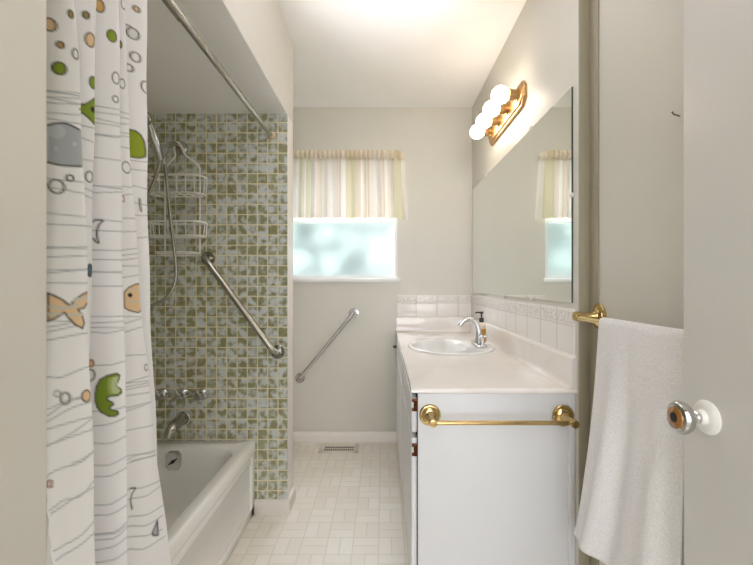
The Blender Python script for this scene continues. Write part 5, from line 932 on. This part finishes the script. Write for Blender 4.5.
 ('poly',(124, 148, 44),0.0026,(74, 64, 54),[(0.3438,0.9526),(0.3452,0.9655),(0.3502,0.9782),(0.3592,0.9847),(0.3714,0.9881),(0.3772,0.9844),(0.3757,0.9763),(0.3709,0.9668),(0.3728,0.9628),(0.3798,0.9580),(0.3805,0.9514),(0.3741,0.9469),(0.3627,0.9462),(0.3587,0.9433),(0.3603,0.9389),(0.3662,0.9345),(0.3674,0.9305),(0.3625,0.9267),(0.3624,0.9225),(0.3739,0.9176),(0.3747,0.9127),(0.3696,0.9089),(0.3610,0.9097),(0.3507,0.9180),(0.3457,0.9282),(0.3438,0.9381)]),
 ('poly',(196, 206, 150),0.001,None,[(0.3651,0.9804),(0.3757,0.9829),(0.3714,0.9652),(0.3788,0.9557),(0.3742,0.9502),(0.3651,0.9509),(0.3627,0.9642)]),
 ('poly',(160, 176, 96),0.001,None,[(0.3604,0.9791),(0.3658,0.9810),(0.3639,0.9641),(0.3658,0.9509),(0.3615,0.9486),(0.3593,0.9644)]),
 ('poly',(231, 200, 158),0.0024,(74, 64, 54),[(0.0826,0.9827),(0.0824,0.9848),(0.0817,0.9868),(0.0807,0.9886),(0.0793,0.9900),(0.0776,0.9910),(0.0758,0.9915),(0.0739,0.9915),(0.0721,0.9910),(0.0704,0.9900),(0.0690,0.9886),(0.0680,0.9868),(0.0673,0.9848),(0.0671,0.9827),(0.0673,0.9806),(0.0680,0.9786),(0.0690,0.9769),(0.0704,0.9754),(0.0721,0.9745),(0.0739,0.9739),(0.0758,0.9739),(0.0776,0.9745),(0.0793,0.9754),(0.0807,0.9769),(0.0817,0.9786),(0.0824,0.9806)]),
 ('poly',None,0.003,(130, 128, 124),[(0.0532,0.9833),(0.0531,0.9854),(0.0526,0.9873),(0.0520,0.9891),(0.0511,0.9904),(0.0501,0.9914),(0.0490,0.9919),(0.0479,0.9919),(0.0467,0.9914),(0.0457,0.9904),(0.0449,0.9891),(0.0442,0.9873),(0.0438,0.9854),(0.0437,0.9833),(0.0438,0.9812),(0.0442,0.9793),(0.0449,0.9776),(0.0457,0.9762),(0.0467,0.9752),(0.0479,0.9747),(0.0490,0.9747),(0.0501,0.9752),(0.0511,0.9762),(0.0520,0.9776),(0.0526,0.9793),(0.0531,0.9812)]),
 ('poly',None,0.002,(160, 158, 154),[(0.0435,0.9917),(0.0434,0.9928),(0.0431,0.9939),(0.0427,0.9948),(0.0422,0.9956),(0.0416,0.9961),(0.0408,0.9964),(0.0401,0.9964),(0.0394,0.9961),(0.0388,0.9956),(0.0382,0.9948),(0.0378,0.9939),(0.0376,0.9928),(0.0375,0.9917),(0.0376,0.9906),(0.0378,0.9895),(0.0382,0.9886),(0.0388,0.9878),(0.0394,0.9873),(0.0401,0.9871),(0.0408,0.9871),(0.0416,0.9873),(0.0422,0.9878),(0.0427,0.9886),(0.0431,0.9895),(0.0434,0.9906)]),
 ('poly',None,0.0028,(120, 118, 114),[(0.3430,0.9872),(0.3428,0.9897),(0.3423,0.9920),(0.3415,0.9941),(0.3405,0.9958),(0.3393,0.9969),(0.3379,0.9975),(0.3365,0.9975),(0.3352,0.9969),(0.3340,0.9958),(0.3329,0.9941),(0.3322,0.9920),(0.3317,0.9897),(0.3315,0.9872),(0.3317,0.9847),(0.3322,0.9824),(0.3329,0.9803),(0.3340,0.9786),(0.3352,0.9775),(0.3365,0.9769),(0.3379,0.9769),(0.3393,0.9775),(0.3405,0.9786),(0.3415,0.9803),(0.3423,0.9824),(0.3428,0.9847)]),
 ('poly',None,0.0026,(120, 118, 114),[(0.5509,0.9735),(0.5508,0.9751),(0.5504,0.9767),(0.5497,0.9780),(0.5487,0.9791),(0.5477,0.9799),(0.5465,0.9803),(0.5453,0.9803),(0.5441,0.9799),(0.5430,0.9791),(0.5421,0.9780),(0.5414,0.9767),(0.5409,0.9751),(0.5408,0.9735),(0.5409,0.9719),(0.5414,0.9703),(0.5421,0.9690),(0.5430,0.9679),(0.5441,0.9671),(0.5453,0.9667),(0.5465,0.9667),(0.5477,0.9671),(0.5487,0.9679),(0.5497,0.9690),(0.5504,0.9703),(0.5508,0.9719)]),
 ('line',None,0.0028,(74, 64, 54),[(0.4931,0.7340),(0.4943,0.7333),(0.4962,0.7324),(0.4983,0.7313),(0.5004,0.7301),(0.5019,0.7288),(0.5026,0.7277),(0.5024,0.7266),(0.5015,0.7256),(0.5000,0.7245),(0.4984,0.7234),(0.4969,0.7222),(0.4958,0.7208),(0.4949,0.7191),(0.4941,0.7173),(0.4934,0.7153),(0.4928,0.7132),(0.4924,0.7109),(0.4921,0.7085),(0.4921,0.7056),(0.4924,0.7022),(0.4928,0.6986),(0.4932,0.6952),(0.4936,0.6923),(0.4939,0.6902)]),
 ('poly',(192, 188, 206),0.0026,(74, 64, 54),[(0.5351,0.6315),(0.5257,0.6120),(0.5266,0.6051),(0.5342,0.5977)]),
 ('poly',(212, 196, 186),0.002,(150, 110, 90),[(0.0205,0.8706),(0.0216,0.8610),(0.0291,0.8587),(0.0292,0.8679)]),
]
def curtain_colors(U, Z):
    H, W = U.shape
    col = np.empty((H, W, 4), np.float32); col[:] = srgb(246, 245, 246)
    us = U[0]; zs = Z[:, 0]
    for kind, fill, width, stroke, pts in PRINT:
        P = np.array(pts, float)
        pad = .004
        i0, i1 = np.searchsorted(-zs, -(P[:, 1].max() + pad)), np.searchsorted(-zs, -(P[:, 1].min() - pad))
        j0, j1 = np.searchsorted(us, P[:, 0].min() - pad), np.searchsorted(us, P[:, 0].max() + pad)
        if i1 <= i0 or j1 <= j0: continue
        x = U[i0:i1, j0:j1]; y = Z[i0:i1, j0:j1]
        d = np.full(x.shape, 9.0); ins = np.zeros(x.shape, bool)
        n = len(P); last = n if kind == 'poly' else n - 1
        for a in range(last):
            p, q = P[a], P[(a + 1) % n]
            e = q - p; l2 = max(e @ e, 1e-12)
            t = np.clip(((x - p[0]) * e[0] + (y - p[1]) * e[1]) / l2, 0, 1)
            d = np.minimum(d, np.hypot(x - p[0] - t * e[0], y - p[1] - t * e[1]))
            if kind == 'poly':
                c = (p[1] > y) != (q[1] > y)
                with np.errstate(divide='ignore', invalid='ignore'):
                    ins ^= c & (x < (q[0] - p[0]) * (y - p[1]) / (q[1] - p[1]) + p[0])
        sub = col[i0:i1, j0:j1]
        if fill is not None:
            sd = np.where(ins, -d, d)
            a = np.clip(.5 - sd / .002, 0, 1)[..., None]
            f = np.array(srgb(*fill), np.float32)
            sub[:] = sub * (1 - a) + f * a
        if stroke is not None:
            a = np.clip((width / 2 - d) / .0022 + .5, 0, 1)[..., None]
            f = np.array(srgb(*stroke), np.float32)
            sub[:] = sub * (1 - a) + f * a
    return col
def build_curtain(parent):
    X, Y, Z, U = curtain_grid(); H, W = X.shape
    co = np.stack([X, Y, Z], -1).reshape(-1, 3).astype(np.float32)
    i = np.arange((H - 1) * (W - 1)); r = i // (W - 1); c = i % (W - 1); a = r * W + c
    quads = np.stack([a, a + 1, a + W + 1, a + W], -1).astype(np.int32)
    me = bpy.data.meshes.new('curtain_cloth')
    me.vertices.add(H * W); me.vertices.foreach_set('co', co.ravel())
    me.loops.add(quads.size); me.loops.foreach_set('vertex_index', quads.ravel())
    me.polygons.add(len(quads)); me.polygons.foreach_set('loop_start', np.arange(0, quads.size, 4, dtype=np.int32))
    me.polygons.foreach_set('use_smooth', np.ones(len(quads), bool))
    me.update(calc_edges=True)
    at = me.color_attributes.new('print', 'FLOAT_COLOR', 'POINT')
    at.data.foreach_set('color', curtain_colors(U, Z).ravel())
    me.materials.append(M['curtain'])
    o = bpy.data.objects.new('curtain_cloth', me); COL.objects.link(o)
    o.parent = parent; o.matrix_parent_inverse = world_of(parent).inverted()
    return o
cur = thing('shower_curtain', 'white shower curtain printed with cartoon fish, bubbles and wavy lines', 'shower curtain', (-.56, .78, CB_))
build_curtain(cur)
for k, (n0, n1) in enumerate(NODES):
    if k in (2, 4, 6, 8, 10):
        y = n0[1]
        pts = [(RX + .021 * math.cos(q), y, RZ - .004 + .024 * math.sin(q)) for q in [2 * PI * j / 24 for j in range(24)]]
        MB().tube(pts, .0022, 8, closed=True).build('ring', M['plastic_white'], cur)

# ------------------------------------------------------------------ valance over the window
val = thing('valance', 'striped cream, green and beige valance gathered above the frosted window', 'curtain', (-.33, YB - .07, 2.08))
def valance_mesh():
    x0, x1 = -.80, .158
    nu, nz = 420, 46
    bm = bmesh.new(); uvl = bm.loops.layers.uv.new('UVMap')
    rows = []
    for j in range(nz + 1):
        q = j / nz; z = 2.096 - q * .474
        row = []
        for i in range(nu + 1):
            p = i / nu
            flare = 1 + .03 * max(0, q - .12)
            x = x0 + (x1 - x0) * p
            x = -.32 + (x + .32) * flare + (.012 * q if p > .95 else 0)
            amp = .0035 + .012 * min(1, max(0, q - .10) * 1.6)
            y = YB - .075 - amp * (math.sin(p * 62 + .8 * math.sin(p * 17)) + .4 * math.sin(p * 131 + 2))
            if q < .125: y += -.004 * math.sin(q / .125 * PI) * 2 + .0025 * math.sin(p * 210)
            if p > .93: y += (p - .93) / .07 * .055
            if p < .05: y += (.05 - p) / .05 * .055
            z2 = z - (.006 * q if p > .93 else 0) + (.003 * math.sin(p * 200) if j == 0 else 0)
            row.append(bm.verts.new((x, min(y, YB - .004), z2)))
        rows.append(row)
    for j in range(nz):
        for i in range(nu):
            f = bm.faces.new((rows[j][i], rows[j + 1][i], rows[j + 1][i + 1], rows[j][i + 1]))
            for l, (a, b_) in zip(f.loops, ((i, j), (i, j + 1), (i + 1, j + 1), (i + 1, j))):
                # the visible two thirds carry one pass of the stripe sequence
                xx = x0 + (x1 - x0) * a / nu
                l[uvl].uv = ((xx + .64) / .80, b_ / nz)
    return bm
mb = MB(); mb.bm.free(); mb.bm = valance_mesh(); mb.build('valance_cloth', M['valance'], val)
# gathered heading folded over the rod
mb = MB(); mb.bm.free()
bm = bmesh.new(); uvl = bm.loops.layers.uv.new('UVMap'); nu = 420; R_ = []
for j in range(5):
    row = []
    for i in range(nu + 1):
        p = i / nu; x = -.80 + .958 * p; q = j / 4
        y = YB - .062 - .003 * math.sin(p * 190 + .5) - .012 * math.sin(q * PI)
        if p > .93: y += (p - .93) / .07 * .045
        row.append(bm.verts.new((x, min(y - .036, YB - .06), 2.097 - .060 * q)))
    R_.append(row)
for j in range(4):
    for i in range(nu):
        f = bm.faces.new((R_[j][i], R_[j + 1][i], R_[j + 1][i + 1], R_[j][i + 1]))
        for l, a in zip(f.loops, (i, i, i + 1, i + 1)): l[uvl].uv = ((-.80 + .958 * a / nu + .64) / .80, 0)
mb.bm = bm; mb.build('heading_band', M['heading'], val)['label'] = 'darker gathered heading band'
b = MB().tube([(-.80, YB - .058, 2.066), (.150, YB - .058, 2.066)], .005, 10)
for x in (-.80, .150): b.tube([(x, YB - .058, 2.066), (x, YB, 2.066)], .005, 10)
b.build('rod', M['plastic_white'], val)

# ------------------------------------------------------------------ vanity cabinet
VX0, VX1, VY0, VY1, VZ = .118, XR - .002, 1.355, YB - .002, .786
van = thing('vanity_cabinet', 'long white painted vanity cabinet against the right wall', 'cabinet', ((VX0 + VX1) / 2, VY0, 0))
b = MB().box(VX0, VX1 - .022, VY0, VY0 + .018, .002, VZ, .0015).box(VX0, VX1, VY1 - .018, VY1, .0, VZ)
b.box(VX0 + .05, VX1, VY0 + .018, VY1 - .018, .0, .09).box(VX1 - .018, VX1, VY0 + .018, VY1 - .018, .09, VZ)
b.box(VX0, VX0 + .018, VY0 + .018, VY1 - .018, .09, .11)
b.box(VX0, VX0 + .018, VY0 + .018, VY1 - .018, .755, VZ).box(VX0, VX0 + .018, VY0 + .018, VY1 - .018, .625, .65)
for y in (1.872, 2.382): b.box(VX0, VX0 + .018, y, y + .03, .11, .755)
b.box(VX1 - .022, VX1, VY0 - .008, VY0 + .018, .002, VZ, .002)
b.build('body', M['vanity'], van)
ys = [(1.355, 1.878), (1.886, 2.392), (2.400, 2.906)]
for k, (a, c) in enumerate(ys):
    dr = MB().box(.096, .1155, a + .003, c - .003, .650, .768, .005, 3).build('drawer_front', M['vanity'], van)
    do = MB().box(.096, .1155, a + .003, c - .003, .096, .632, .005, 3).build('cabinet_door', M['vanity'], van)
    MB().box(.1155, .1181, a, c, .09, .775).build('shadow_gap', M['gap'], van) if k == 0 else None
    for par, z in ((dr, .745), (do, .593)):
        h = MB().box(.104, .118, a - .0045, a + .004, z - .021, z + .021, .002).tube([(.111, a - .004, z - .016), (.111, a - .004, z + .016)], .0045, 10)
        h.box(.098, .106, a - .003, a + .004, z - .021, z - .010, .0015).box(.098, .106, a - .003, a + .004, z + .010, z + .021, .0015)
        h.build('hinge', M['copper'], par)['label'] = 'copper coloured hinge'
    for par, z in ((dr, .705),) if k == 2 else ():
        y = c - .06
        MB().tube(catmull([(.097, y - .035, z), (.078, y - .030, z), (.074, y, z), (.078, y + .030, z), (.097, y + .035, z)], 5), .0045, 8).build('pull', M['copper'], par)

# vanity top with backsplash
SX, SY, SA, SB = .372, 2.216, .224, .268        # sink centre and cut-out half sizes
top = thing('countertop', 'glossy pale cultured marble vanity top with a low backsplash', 'countertop', (.37, VY0, VZ))
x0, x1, y0, y1 = .094, XR - .001, 1.335, YB - .001
n = 96
ell = [(SX + SA * math.cos(2 * PI * k / n), SY + SB * math.sin(2 * PI * k / n)) for k in range(n)]
def rect_pt(a, x0, x1, y0, y1):
    c, s_ = math.cos(a), math.sin(a)
    tx = ((x1 - SX) if c > 0 else (x0 - SX)) / c if abs(c) > 1e-9 else 1e9
    ty = ((y1 - SY) if s_ > 0 else (y0 - SY)) / s_ if abs(s_) > 1e-9 else 1e9
    t = min(tx, ty); return (SX + c * t, SY + s_ * t)
# angles that hit the corners exactly
angs = sorted([2 * PI * k / n for k in range(n)] + [math.atan2(y - SY, x - SX) % (2 * PI) for x in (x0, x1) for y in (y0, y1)])
def ring(x0, x1, y0, y1, z): return [rect_pt(a, x0, x1, y0, y1) + (z,) for a in angs]
def ering(z, g=0): return [(SX + (SA + g) * math.cos(math.atan2(math.sin(a) / 1, math.cos(a))), SY + (SB + g) * math.sin(a), z) for a in angs]
r_ = .009
lp = [ering(VZ), ering(.804), ering(.805, .001), ring(x0 + r_, x1, y0 + r_, y1, .805)]
for q in (25, 50, 75, 90):
    a = math.radians(q); lp.append(ring(x0 + r_ * (1 - math.sin(a)), x1, y0 + r_ * (1 - math.sin(a)), y1, .805 - r_ * (1 - math.cos(a))))
lp.append(ring(x0, x1, y0, y1, VZ + .006)); lp.append(ring(x0 + .005, x1, y0 + .005, y1, VZ + .001)); lp.append(ering(VZ))
MB().loops(lp).build('slab', M['marble'], top, angle=40)
def splash_profile():
    # (offset from wall, z) of the coved backsplash
    pr = [(.0, .804), (.0, .912)]
    pr += [(.006, .913), (.013, .911), (.017, .907), (.019, .900), (.019, .850)]
    for q in range(0, 91, 18):
        a = math.radians(q); pr.append((.019 + .016 * (1 - math.cos(a)), .8215 - .016 * math.sin(a)))
    return pr
pr = splash_profile()
b = MB()
rows = [[(x1 - o_, y, z) for o_, z in pr] for y in (y0 + .002, y0 + .006, 2.0, y1 - .0)]
rows[0] = [(x1 - max(0, o_ - .003) , y0 + .002, z - (.003 if z > .9 else 0)) for o_, z in pr]
b.loops(rows, closed=False)
b.bm.faces.new([b.bm.verts.new(p) for p in rows[0]])
rows = [[(x, y1 - o_, z) for o_, z in pr] for x in (x0 + .004, x0 + .008, x1 - .0)]
b.loops(rows, closed=False)
b.bm.faces.new([b.bm.verts.new(p) for p in rows[0]])
b.build('backsplash', M['marble'], top, angle=40)

# sink
sk = thing('sink', 'oval white drop-in sink set into the vanity top', 'sink', (SX, SY, .805))
BX = .318                                           # the bowl sits towards the front, the deck behind it
N = 72
def el(cx, a, b_, z): return [(cx + a * math.cos(2 * PI * k / N), SY + b_ * math.sin(2 * PI * k / N), z) for k in range(N)]
lp = [el(SX, .214, .258, .790), el(SX, .216, .260, .8055), el(SX, .232, .276, .8055), el(SX, .2335, .2775, .809), el(SX, .231, .275, .8135), el(SX, .224, .268, .8155),
      el(SX - .004, .212, .256, .8160), el(BX, .158, .236, .8150), el(BX, .152, .230, .812), el(BX, .147, .225, .803), el(BX, .138, .213, .770), el(BX + .004, .118, .185, .715), el(BX + .008, .080, .130, .682), el(BX + .010, .035, .045, .672), el(BX + .010, .022, .022, .670)]
MB().loops(lp, cap1=True).build('basin', M['porcelain'], sk, angle=60)
MB().lathe([(0, 0), (.021, 0), (.021, .003), (.015, .004), (.013, .001), (0, .001)], (BX + .010, SY, .6702), (0, 0, 1)).build('drain', M['chrome'], sk)
MB().lathe([(.009, 0), (.009, .002), (.006, .002)], (BX - .128, SY, .765), (1, 0, .3), 14).build('overflow_ring', M['chrome'], sk)

# faucet
FX, FY, FZ = .525, 2.190, .8156
fa = thing('faucet', 'chrome gooseneck faucet with two side levers on the sink deck', 'faucet', (FX, FY, FZ))
b = MB().prism([(FX - .026 + (.0), FY - .075), (FX + .026, FY - .075), (FX + .030, FY - .06), (FX + .030, FY + .06), (FX + .026, FY + .075), (FX - .026, FY + .075), (FX - .030, FY + .06), (FX - .030, FY - .06)], 'z', FZ, FZ + .014, bev=.005)
b.build('base_plate', M['chrome'], fa)
b = MB().lathe([(0, .010), (.022, .010), (.021, .022), (.016, .034), (.0145, .05), (0, .05)], (FX, FY, FZ), (0, 0, 1), 22)
b.tube(catmull([(FX, FY, FZ + .045), (FX - .002, FY, FZ + .085), (FX - .014, FY, FZ + .122), (FX - .042, FY, FZ + .143), (FX - .074, FY, FZ + .140), (FX - .098, FY, FZ + .122), (FX - .104, FY, FZ + .108)], 6), [.0165 - .004 * k / 36 for k in range(37)], 18)
b.build('spout', M['chrome'], fa)
for s_ in (-1, 1):
    y = FY + s_ * .052
    b = MB().lathe([(0, .012), (.017, .012), (.016, .022), (.011, .030), (.010, .044), (.013, .050), (.0135, .058), (.010, .064), (0, .066)], (FX + .004, y, FZ), (0, 0, 1), 18)
    b.tube([(FX + .004, y, FZ + .056), (FX + .012, y + s_ * .022, FZ + .060), (FX + .018, y + s_ * .045, FZ + .066)], [.006, .0052, .0058], 10)
    b.build('lever_handle', M['chrome'], fa)

# soap dispenser
QX, QY, QZ = .564, 2.290, .8158
sd = thing('soap_dispenser', 'small amber soap bottle with black pump behind the faucet', 'soap dispenser', (QX, QY, QZ))
def bl(w, d, z, r=.008): return [(QX + p[0], QY + p[1], QZ + z) for p in rrect(-w, w, -d, d, r, 4)]
bot = MB().loops([bl(.021, .019, 0), bl(.0235, .0215, .003), bl(.0235, .0215, .100), bl(.021, .019, .109), bl(.010, .010, .114, .0098), bl(.010, .010, .122, .0098)], cap0=True, cap1=True).build('bottle', M['bottle'], sd)
MB().loops([bl(.0205, .0185, .004), bl(.0215, .0195, .006), bl(.0215, .0195, .082), bl(.0205, .0185, .083)], cap0=True, cap1=True).build('soap', M['amber'], bot)
b = MB().lathe([(0, .118), (.0135, .118), (.0138, .140), (.0125, .143), (.005, .144), (.0045, .166), (.011, .167), (.011, .177), (.008, .179), (0, .179)], (QX, QY, QZ), (0, 0, 1), 20)
b.tube([(QX, QY, QZ + .173), (QX - .028, QY, QZ + .174), (QX - .036, QY, QZ + .168)], [.005, .0045, .0035], 10)
b.build('pump', M['black'], sd)['label'] = 'black pump top'

# ------------------------------------------------------------------ mirror with clips
MX = XR - .006; MY0, MY1, MZ0, MZ1 = 1.367, 2.872, 1.090, 1.829
mi = thing('mirror', 'large frameless wall mirror above the vanity, reflecting the window', 'mirror', (XR, (MY0 + MY1) / 2, MZ0))
g = MB().box(MX, XR - .0005, MY0, MY1, MZ0, MZ1, 0)
g.bm.faces.ensure_lookup_table()
for f in g.bm.faces: f.material_index = 0 if f.calc_center_median().x < MX + 1e-4 else 1
g.build('mirror_glass', [M['mirror'], M['mirror_edge']], mi)
for y, z, d in ((1.745, MZ1, 1), (2.135, MZ1, 1), (2.52, MZ1, 1), (1.745, MZ0, -1), (2.135, MZ0, -1), (2.52, MZ0, -1)):
    b = MB().box(MX - .005, XR, y - .010, y + .010, z - .008 + d * .004, z + .008 + d * .004, .004, 3)
    b.lathe([(0, 0), (.004, 0), (.003, .002), (0, .0025)], (MX - .004, y, z + d * .006), (-1, 0, 0), 10)
    b.build('clip', M['clip'], mi)
MB().box(MX - .005, XR, MY0 - .010, MY0 + .006, 1.450, 1.466, .004, 3).build('clip', M['clip'], mi)

# ------------------------------------------------------------------ vanity light bar
LY0, LY1, LZ = 1.805, 2.405, 2.030
vl = thing('vanity_light', 'brass light bar with four glowing globe bulbs above the mirror', 'wall light', (XR, (LY0 + LY1) / 2, LZ))
def octo(h, g): 
    c = .034
    return [(LY0 + g + c, LZ - h + g), (LY1 - g - c, LZ - h + g), (LY1 - g, LZ - h + g + c), (LY1 - g, LZ + h - g - c), (LY1 - g - c, LZ + h - g), (LY0 + g + c, LZ + h - g), (LY0 + g, LZ + h - g - c), (LY0 + g, LZ - h + g + c)]
lp = [[(XR - d, p[0], p[1]) for p in octo(.060, g)] for d, g in ((.0, .0), (.010, .0), (.014, .003), (.015, .010), (.019, .012), (.022, .016))]
MB().loops(lp, cap0=True, cap1=True).build('back_plate', M['brass_dark'], vl, angle=20)
for k in range(4):
    y = 1.876 + .1523 * k
    so = MB().lathe([(0, .021), (.030, .021), (.030, .026), (.024, .028), (.024, .046), (.026, .047), (.026, .062), (.018, .063), (0, .063)], (XR, y, LZ + .010), (-1, 0, 0), 26).build('socket', M['brass_dark'], vl)
    prof = [(0, .058), (.014, .058), (.015, .066)] + [(.041 * math.sin(a), .101 - .041 * math.cos(a)) for a in [math.radians(25 + q) for q in range(0, 156, 12)]] + [(0, .142)]
    MB().lathe(prof, (XR, y, LZ + .010), (-1, 0, 0), 28).build('light_bulb', M['bulb'], so)['label'] = 'glowing white globe bulb'

# ------------------------------------------------------------------ brass towel bars
def rosette(b, p, ax_, k=1.0, hk=1.0):
    b.lathe([(r__, h__ * hk) for r__, h__ in [(0, 0), (.036 * k, 0), (.0365 * k, .004), (.033 * k, .008), (.029 * k, .0085), (.028 * k, .012), (.022 * k, .016), (.017 * k, .017), (.015 * k, .024), (.010 * k, .034), (.009 * k, .066), (.013 * k, .070), (.014 * k, .080), (.012 * k, .090), (0, .092)]], p, ax_, 26)
tb = thing('towel_bar', 'brass towel bar across the white vanity side panel, empty', 'towel bar', (.387, VY0, .705))
for x in (.159, .606):
    b = MB(); rosette(b, (x, VY0 - (.008 if x > .6 else 0), .712), (0, -1, 0)); b.build('rosette', M['brass'], tb)
MB().tube([(.147, VY0 - .080, .712), (.151, VY0 - .080, .712), (.152, VY0 - .080, .712), (.611, VY0 - .080, .712), (.612, VY0 - .080, .712), (.618, VY0 - .080, .712)], [.007, .010, .0072, .0072, .010, .007], 16).build('bar', M['brass'], tb)
BXX, BZ = .619, 1.048
tb2 = thing('towel_bar', 'brass towel bar on the right wall, carrying the white towel', 'towel bar', (XR2, 1.04, BZ))
for y in (1.275, .745):
    b = MB(); rosette(b, (XR2, y, BZ + .004), (-1, 0, 0), 1.15, .90); b.build('rosette', M['brass'], tb2)
MB().tube([(BXX, 1.293, BZ), (BXX, 1.287, BZ), (BXX, 1.286, BZ), (BXX, .732, BZ), (BXX, .729, BZ)], [.008, .0105, .0085, .0085, .006], 16).build('bar', M['brass'], tb2)

# towel
tw = thing('towel', 'white terry towel draped over the brass bar beside the open door', 'towel', (BXX, 1.0, .35))
def towel():
    bm = bmesh.new(); nu, nv = 90, 150
    rows = []
    Lf, Lb, r = .665, .70, .0125
    for j in range(nv + 1):
        s_ = -Lb + (Lb + Lf + PI * r) * j / nv       # along the cloth: back hem .. over the bar .. front hem
        row = []
        for i in range(nu + 1):
            p = i / nu                                # 0 = far edge, 1 = near edge
            if s_ < 0: x, z, q = BXX + r, BZ + s_, -s_ / Lb
            elif s_ < PI * r:
                a = s_ / r; x, z, q = BXX + r * math.cos(a), BZ + r * math.sin(a), 0
            else: x, z, q = BXX - r, BZ - (s_ - PI * r), (s_ - PI * r) / Lf
            front = s_ >= PI * r
            yf = 1.122 + (.055 * q + .075 * q ** 3 if front else .03 * q)
            yn = .797 + .01 * q
            y = yf + (yn - yf) * p
            if front:
                w = min(1, q * 1.5)
                fold = .016 * math.sin(p * 11.5 - 1.2 + .8 * q) + .009 * math.sin(p * 23 + 2.3 * q + .6)
                x -= w * (.012 + fold * (1 - .55 * p)) * (1 - .35 * p) - .004 * math.sin(p * 5) * q
                z += (.055 * max(0, p - .05) * .9 - .012 * (1 - p)) * q ** 2
                if q > .955: x -= .0018
            else:
                x += min(1, q * 1.5) * (.010 + .010 * math.sin(p * 10 + 2))
            row.append(bm.verts.new((x, y, z)))
        rows.append(row)
    for j in range(nv):
        for i in range(nu):
            bm.faces.new((rows[j][i], rows[j][i + 1], rows[j + 1][i + 1], rows[j + 1][i]))
    return bm
mb = MB(); mb.bm.free(); mb.bm = towel(); o = mb.build('towel_cloth', M['towel'], tw, angle=80)
sm = o.modifiers.new('thickness', 'SOLIDIFY'); sm.thickness = .004; sm.offset = 0

# ------------------------------------------------------------------ floor register, nail
rg = thing('floor_register', 'white metal floor vent grille set in the floor by the back wall', 'floor vent', (-.305, 2.79, 0))
rx0, rx1, ry0, ry1 = -.442, -.170, 2.718, 2.858
b = MB().box(rx0, rx1, ry0, ry0 + .034, .0002, .006, .002).box(rx0, rx1, ry1 - .034, ry1, .0002, .006, .002).box(rx0, rx0 + .03, ry0, ry1, .0002, .006, .002).box(rx1 - .03, rx1, ry0, ry1, .0002, .006, .002)
b.build('rim', M['register'], rg)
MB().box(rx0 + .028, rx1 - .028, ry0 + .03, ry1 - .03, .0003, .0012).build('duct', M['dark'], rg)['label'] = 'dark duct opening under the slats'
b = MB(); nsl = 15
for k in range(nsl):
    x = rx0 + .034 + (rx1 - rx0 - .068) * k / (nsl - 1)
    b.box(x - .0022, x + .0022, ry0 + .03, ry1 - .03, .0012, .0052, .0008)
b.box(rx0 + .03, rx1 - .03, 2.785, 2.791, .0012, .0048)
b.build('slats', M['register'], rg)
nl = MB().tube([(XR2 + .004, .930, 1.545), (XR2 - .014, .930, 1.550), (XR2 - .018, .930, 1.556)], [.0018, .0018, .0015], 8).lathe([(0, 0), (.003, 0), (.003, .001), (0, .001)], (XR2 - .0178, .930, 1.5555), (-.5, 0, .8), 8).build('nail', M['nail'], origin=(XR2, .93, 1.545))
tag(nl, 'bare nail sticking out of the right wall above the towel', 'nail')
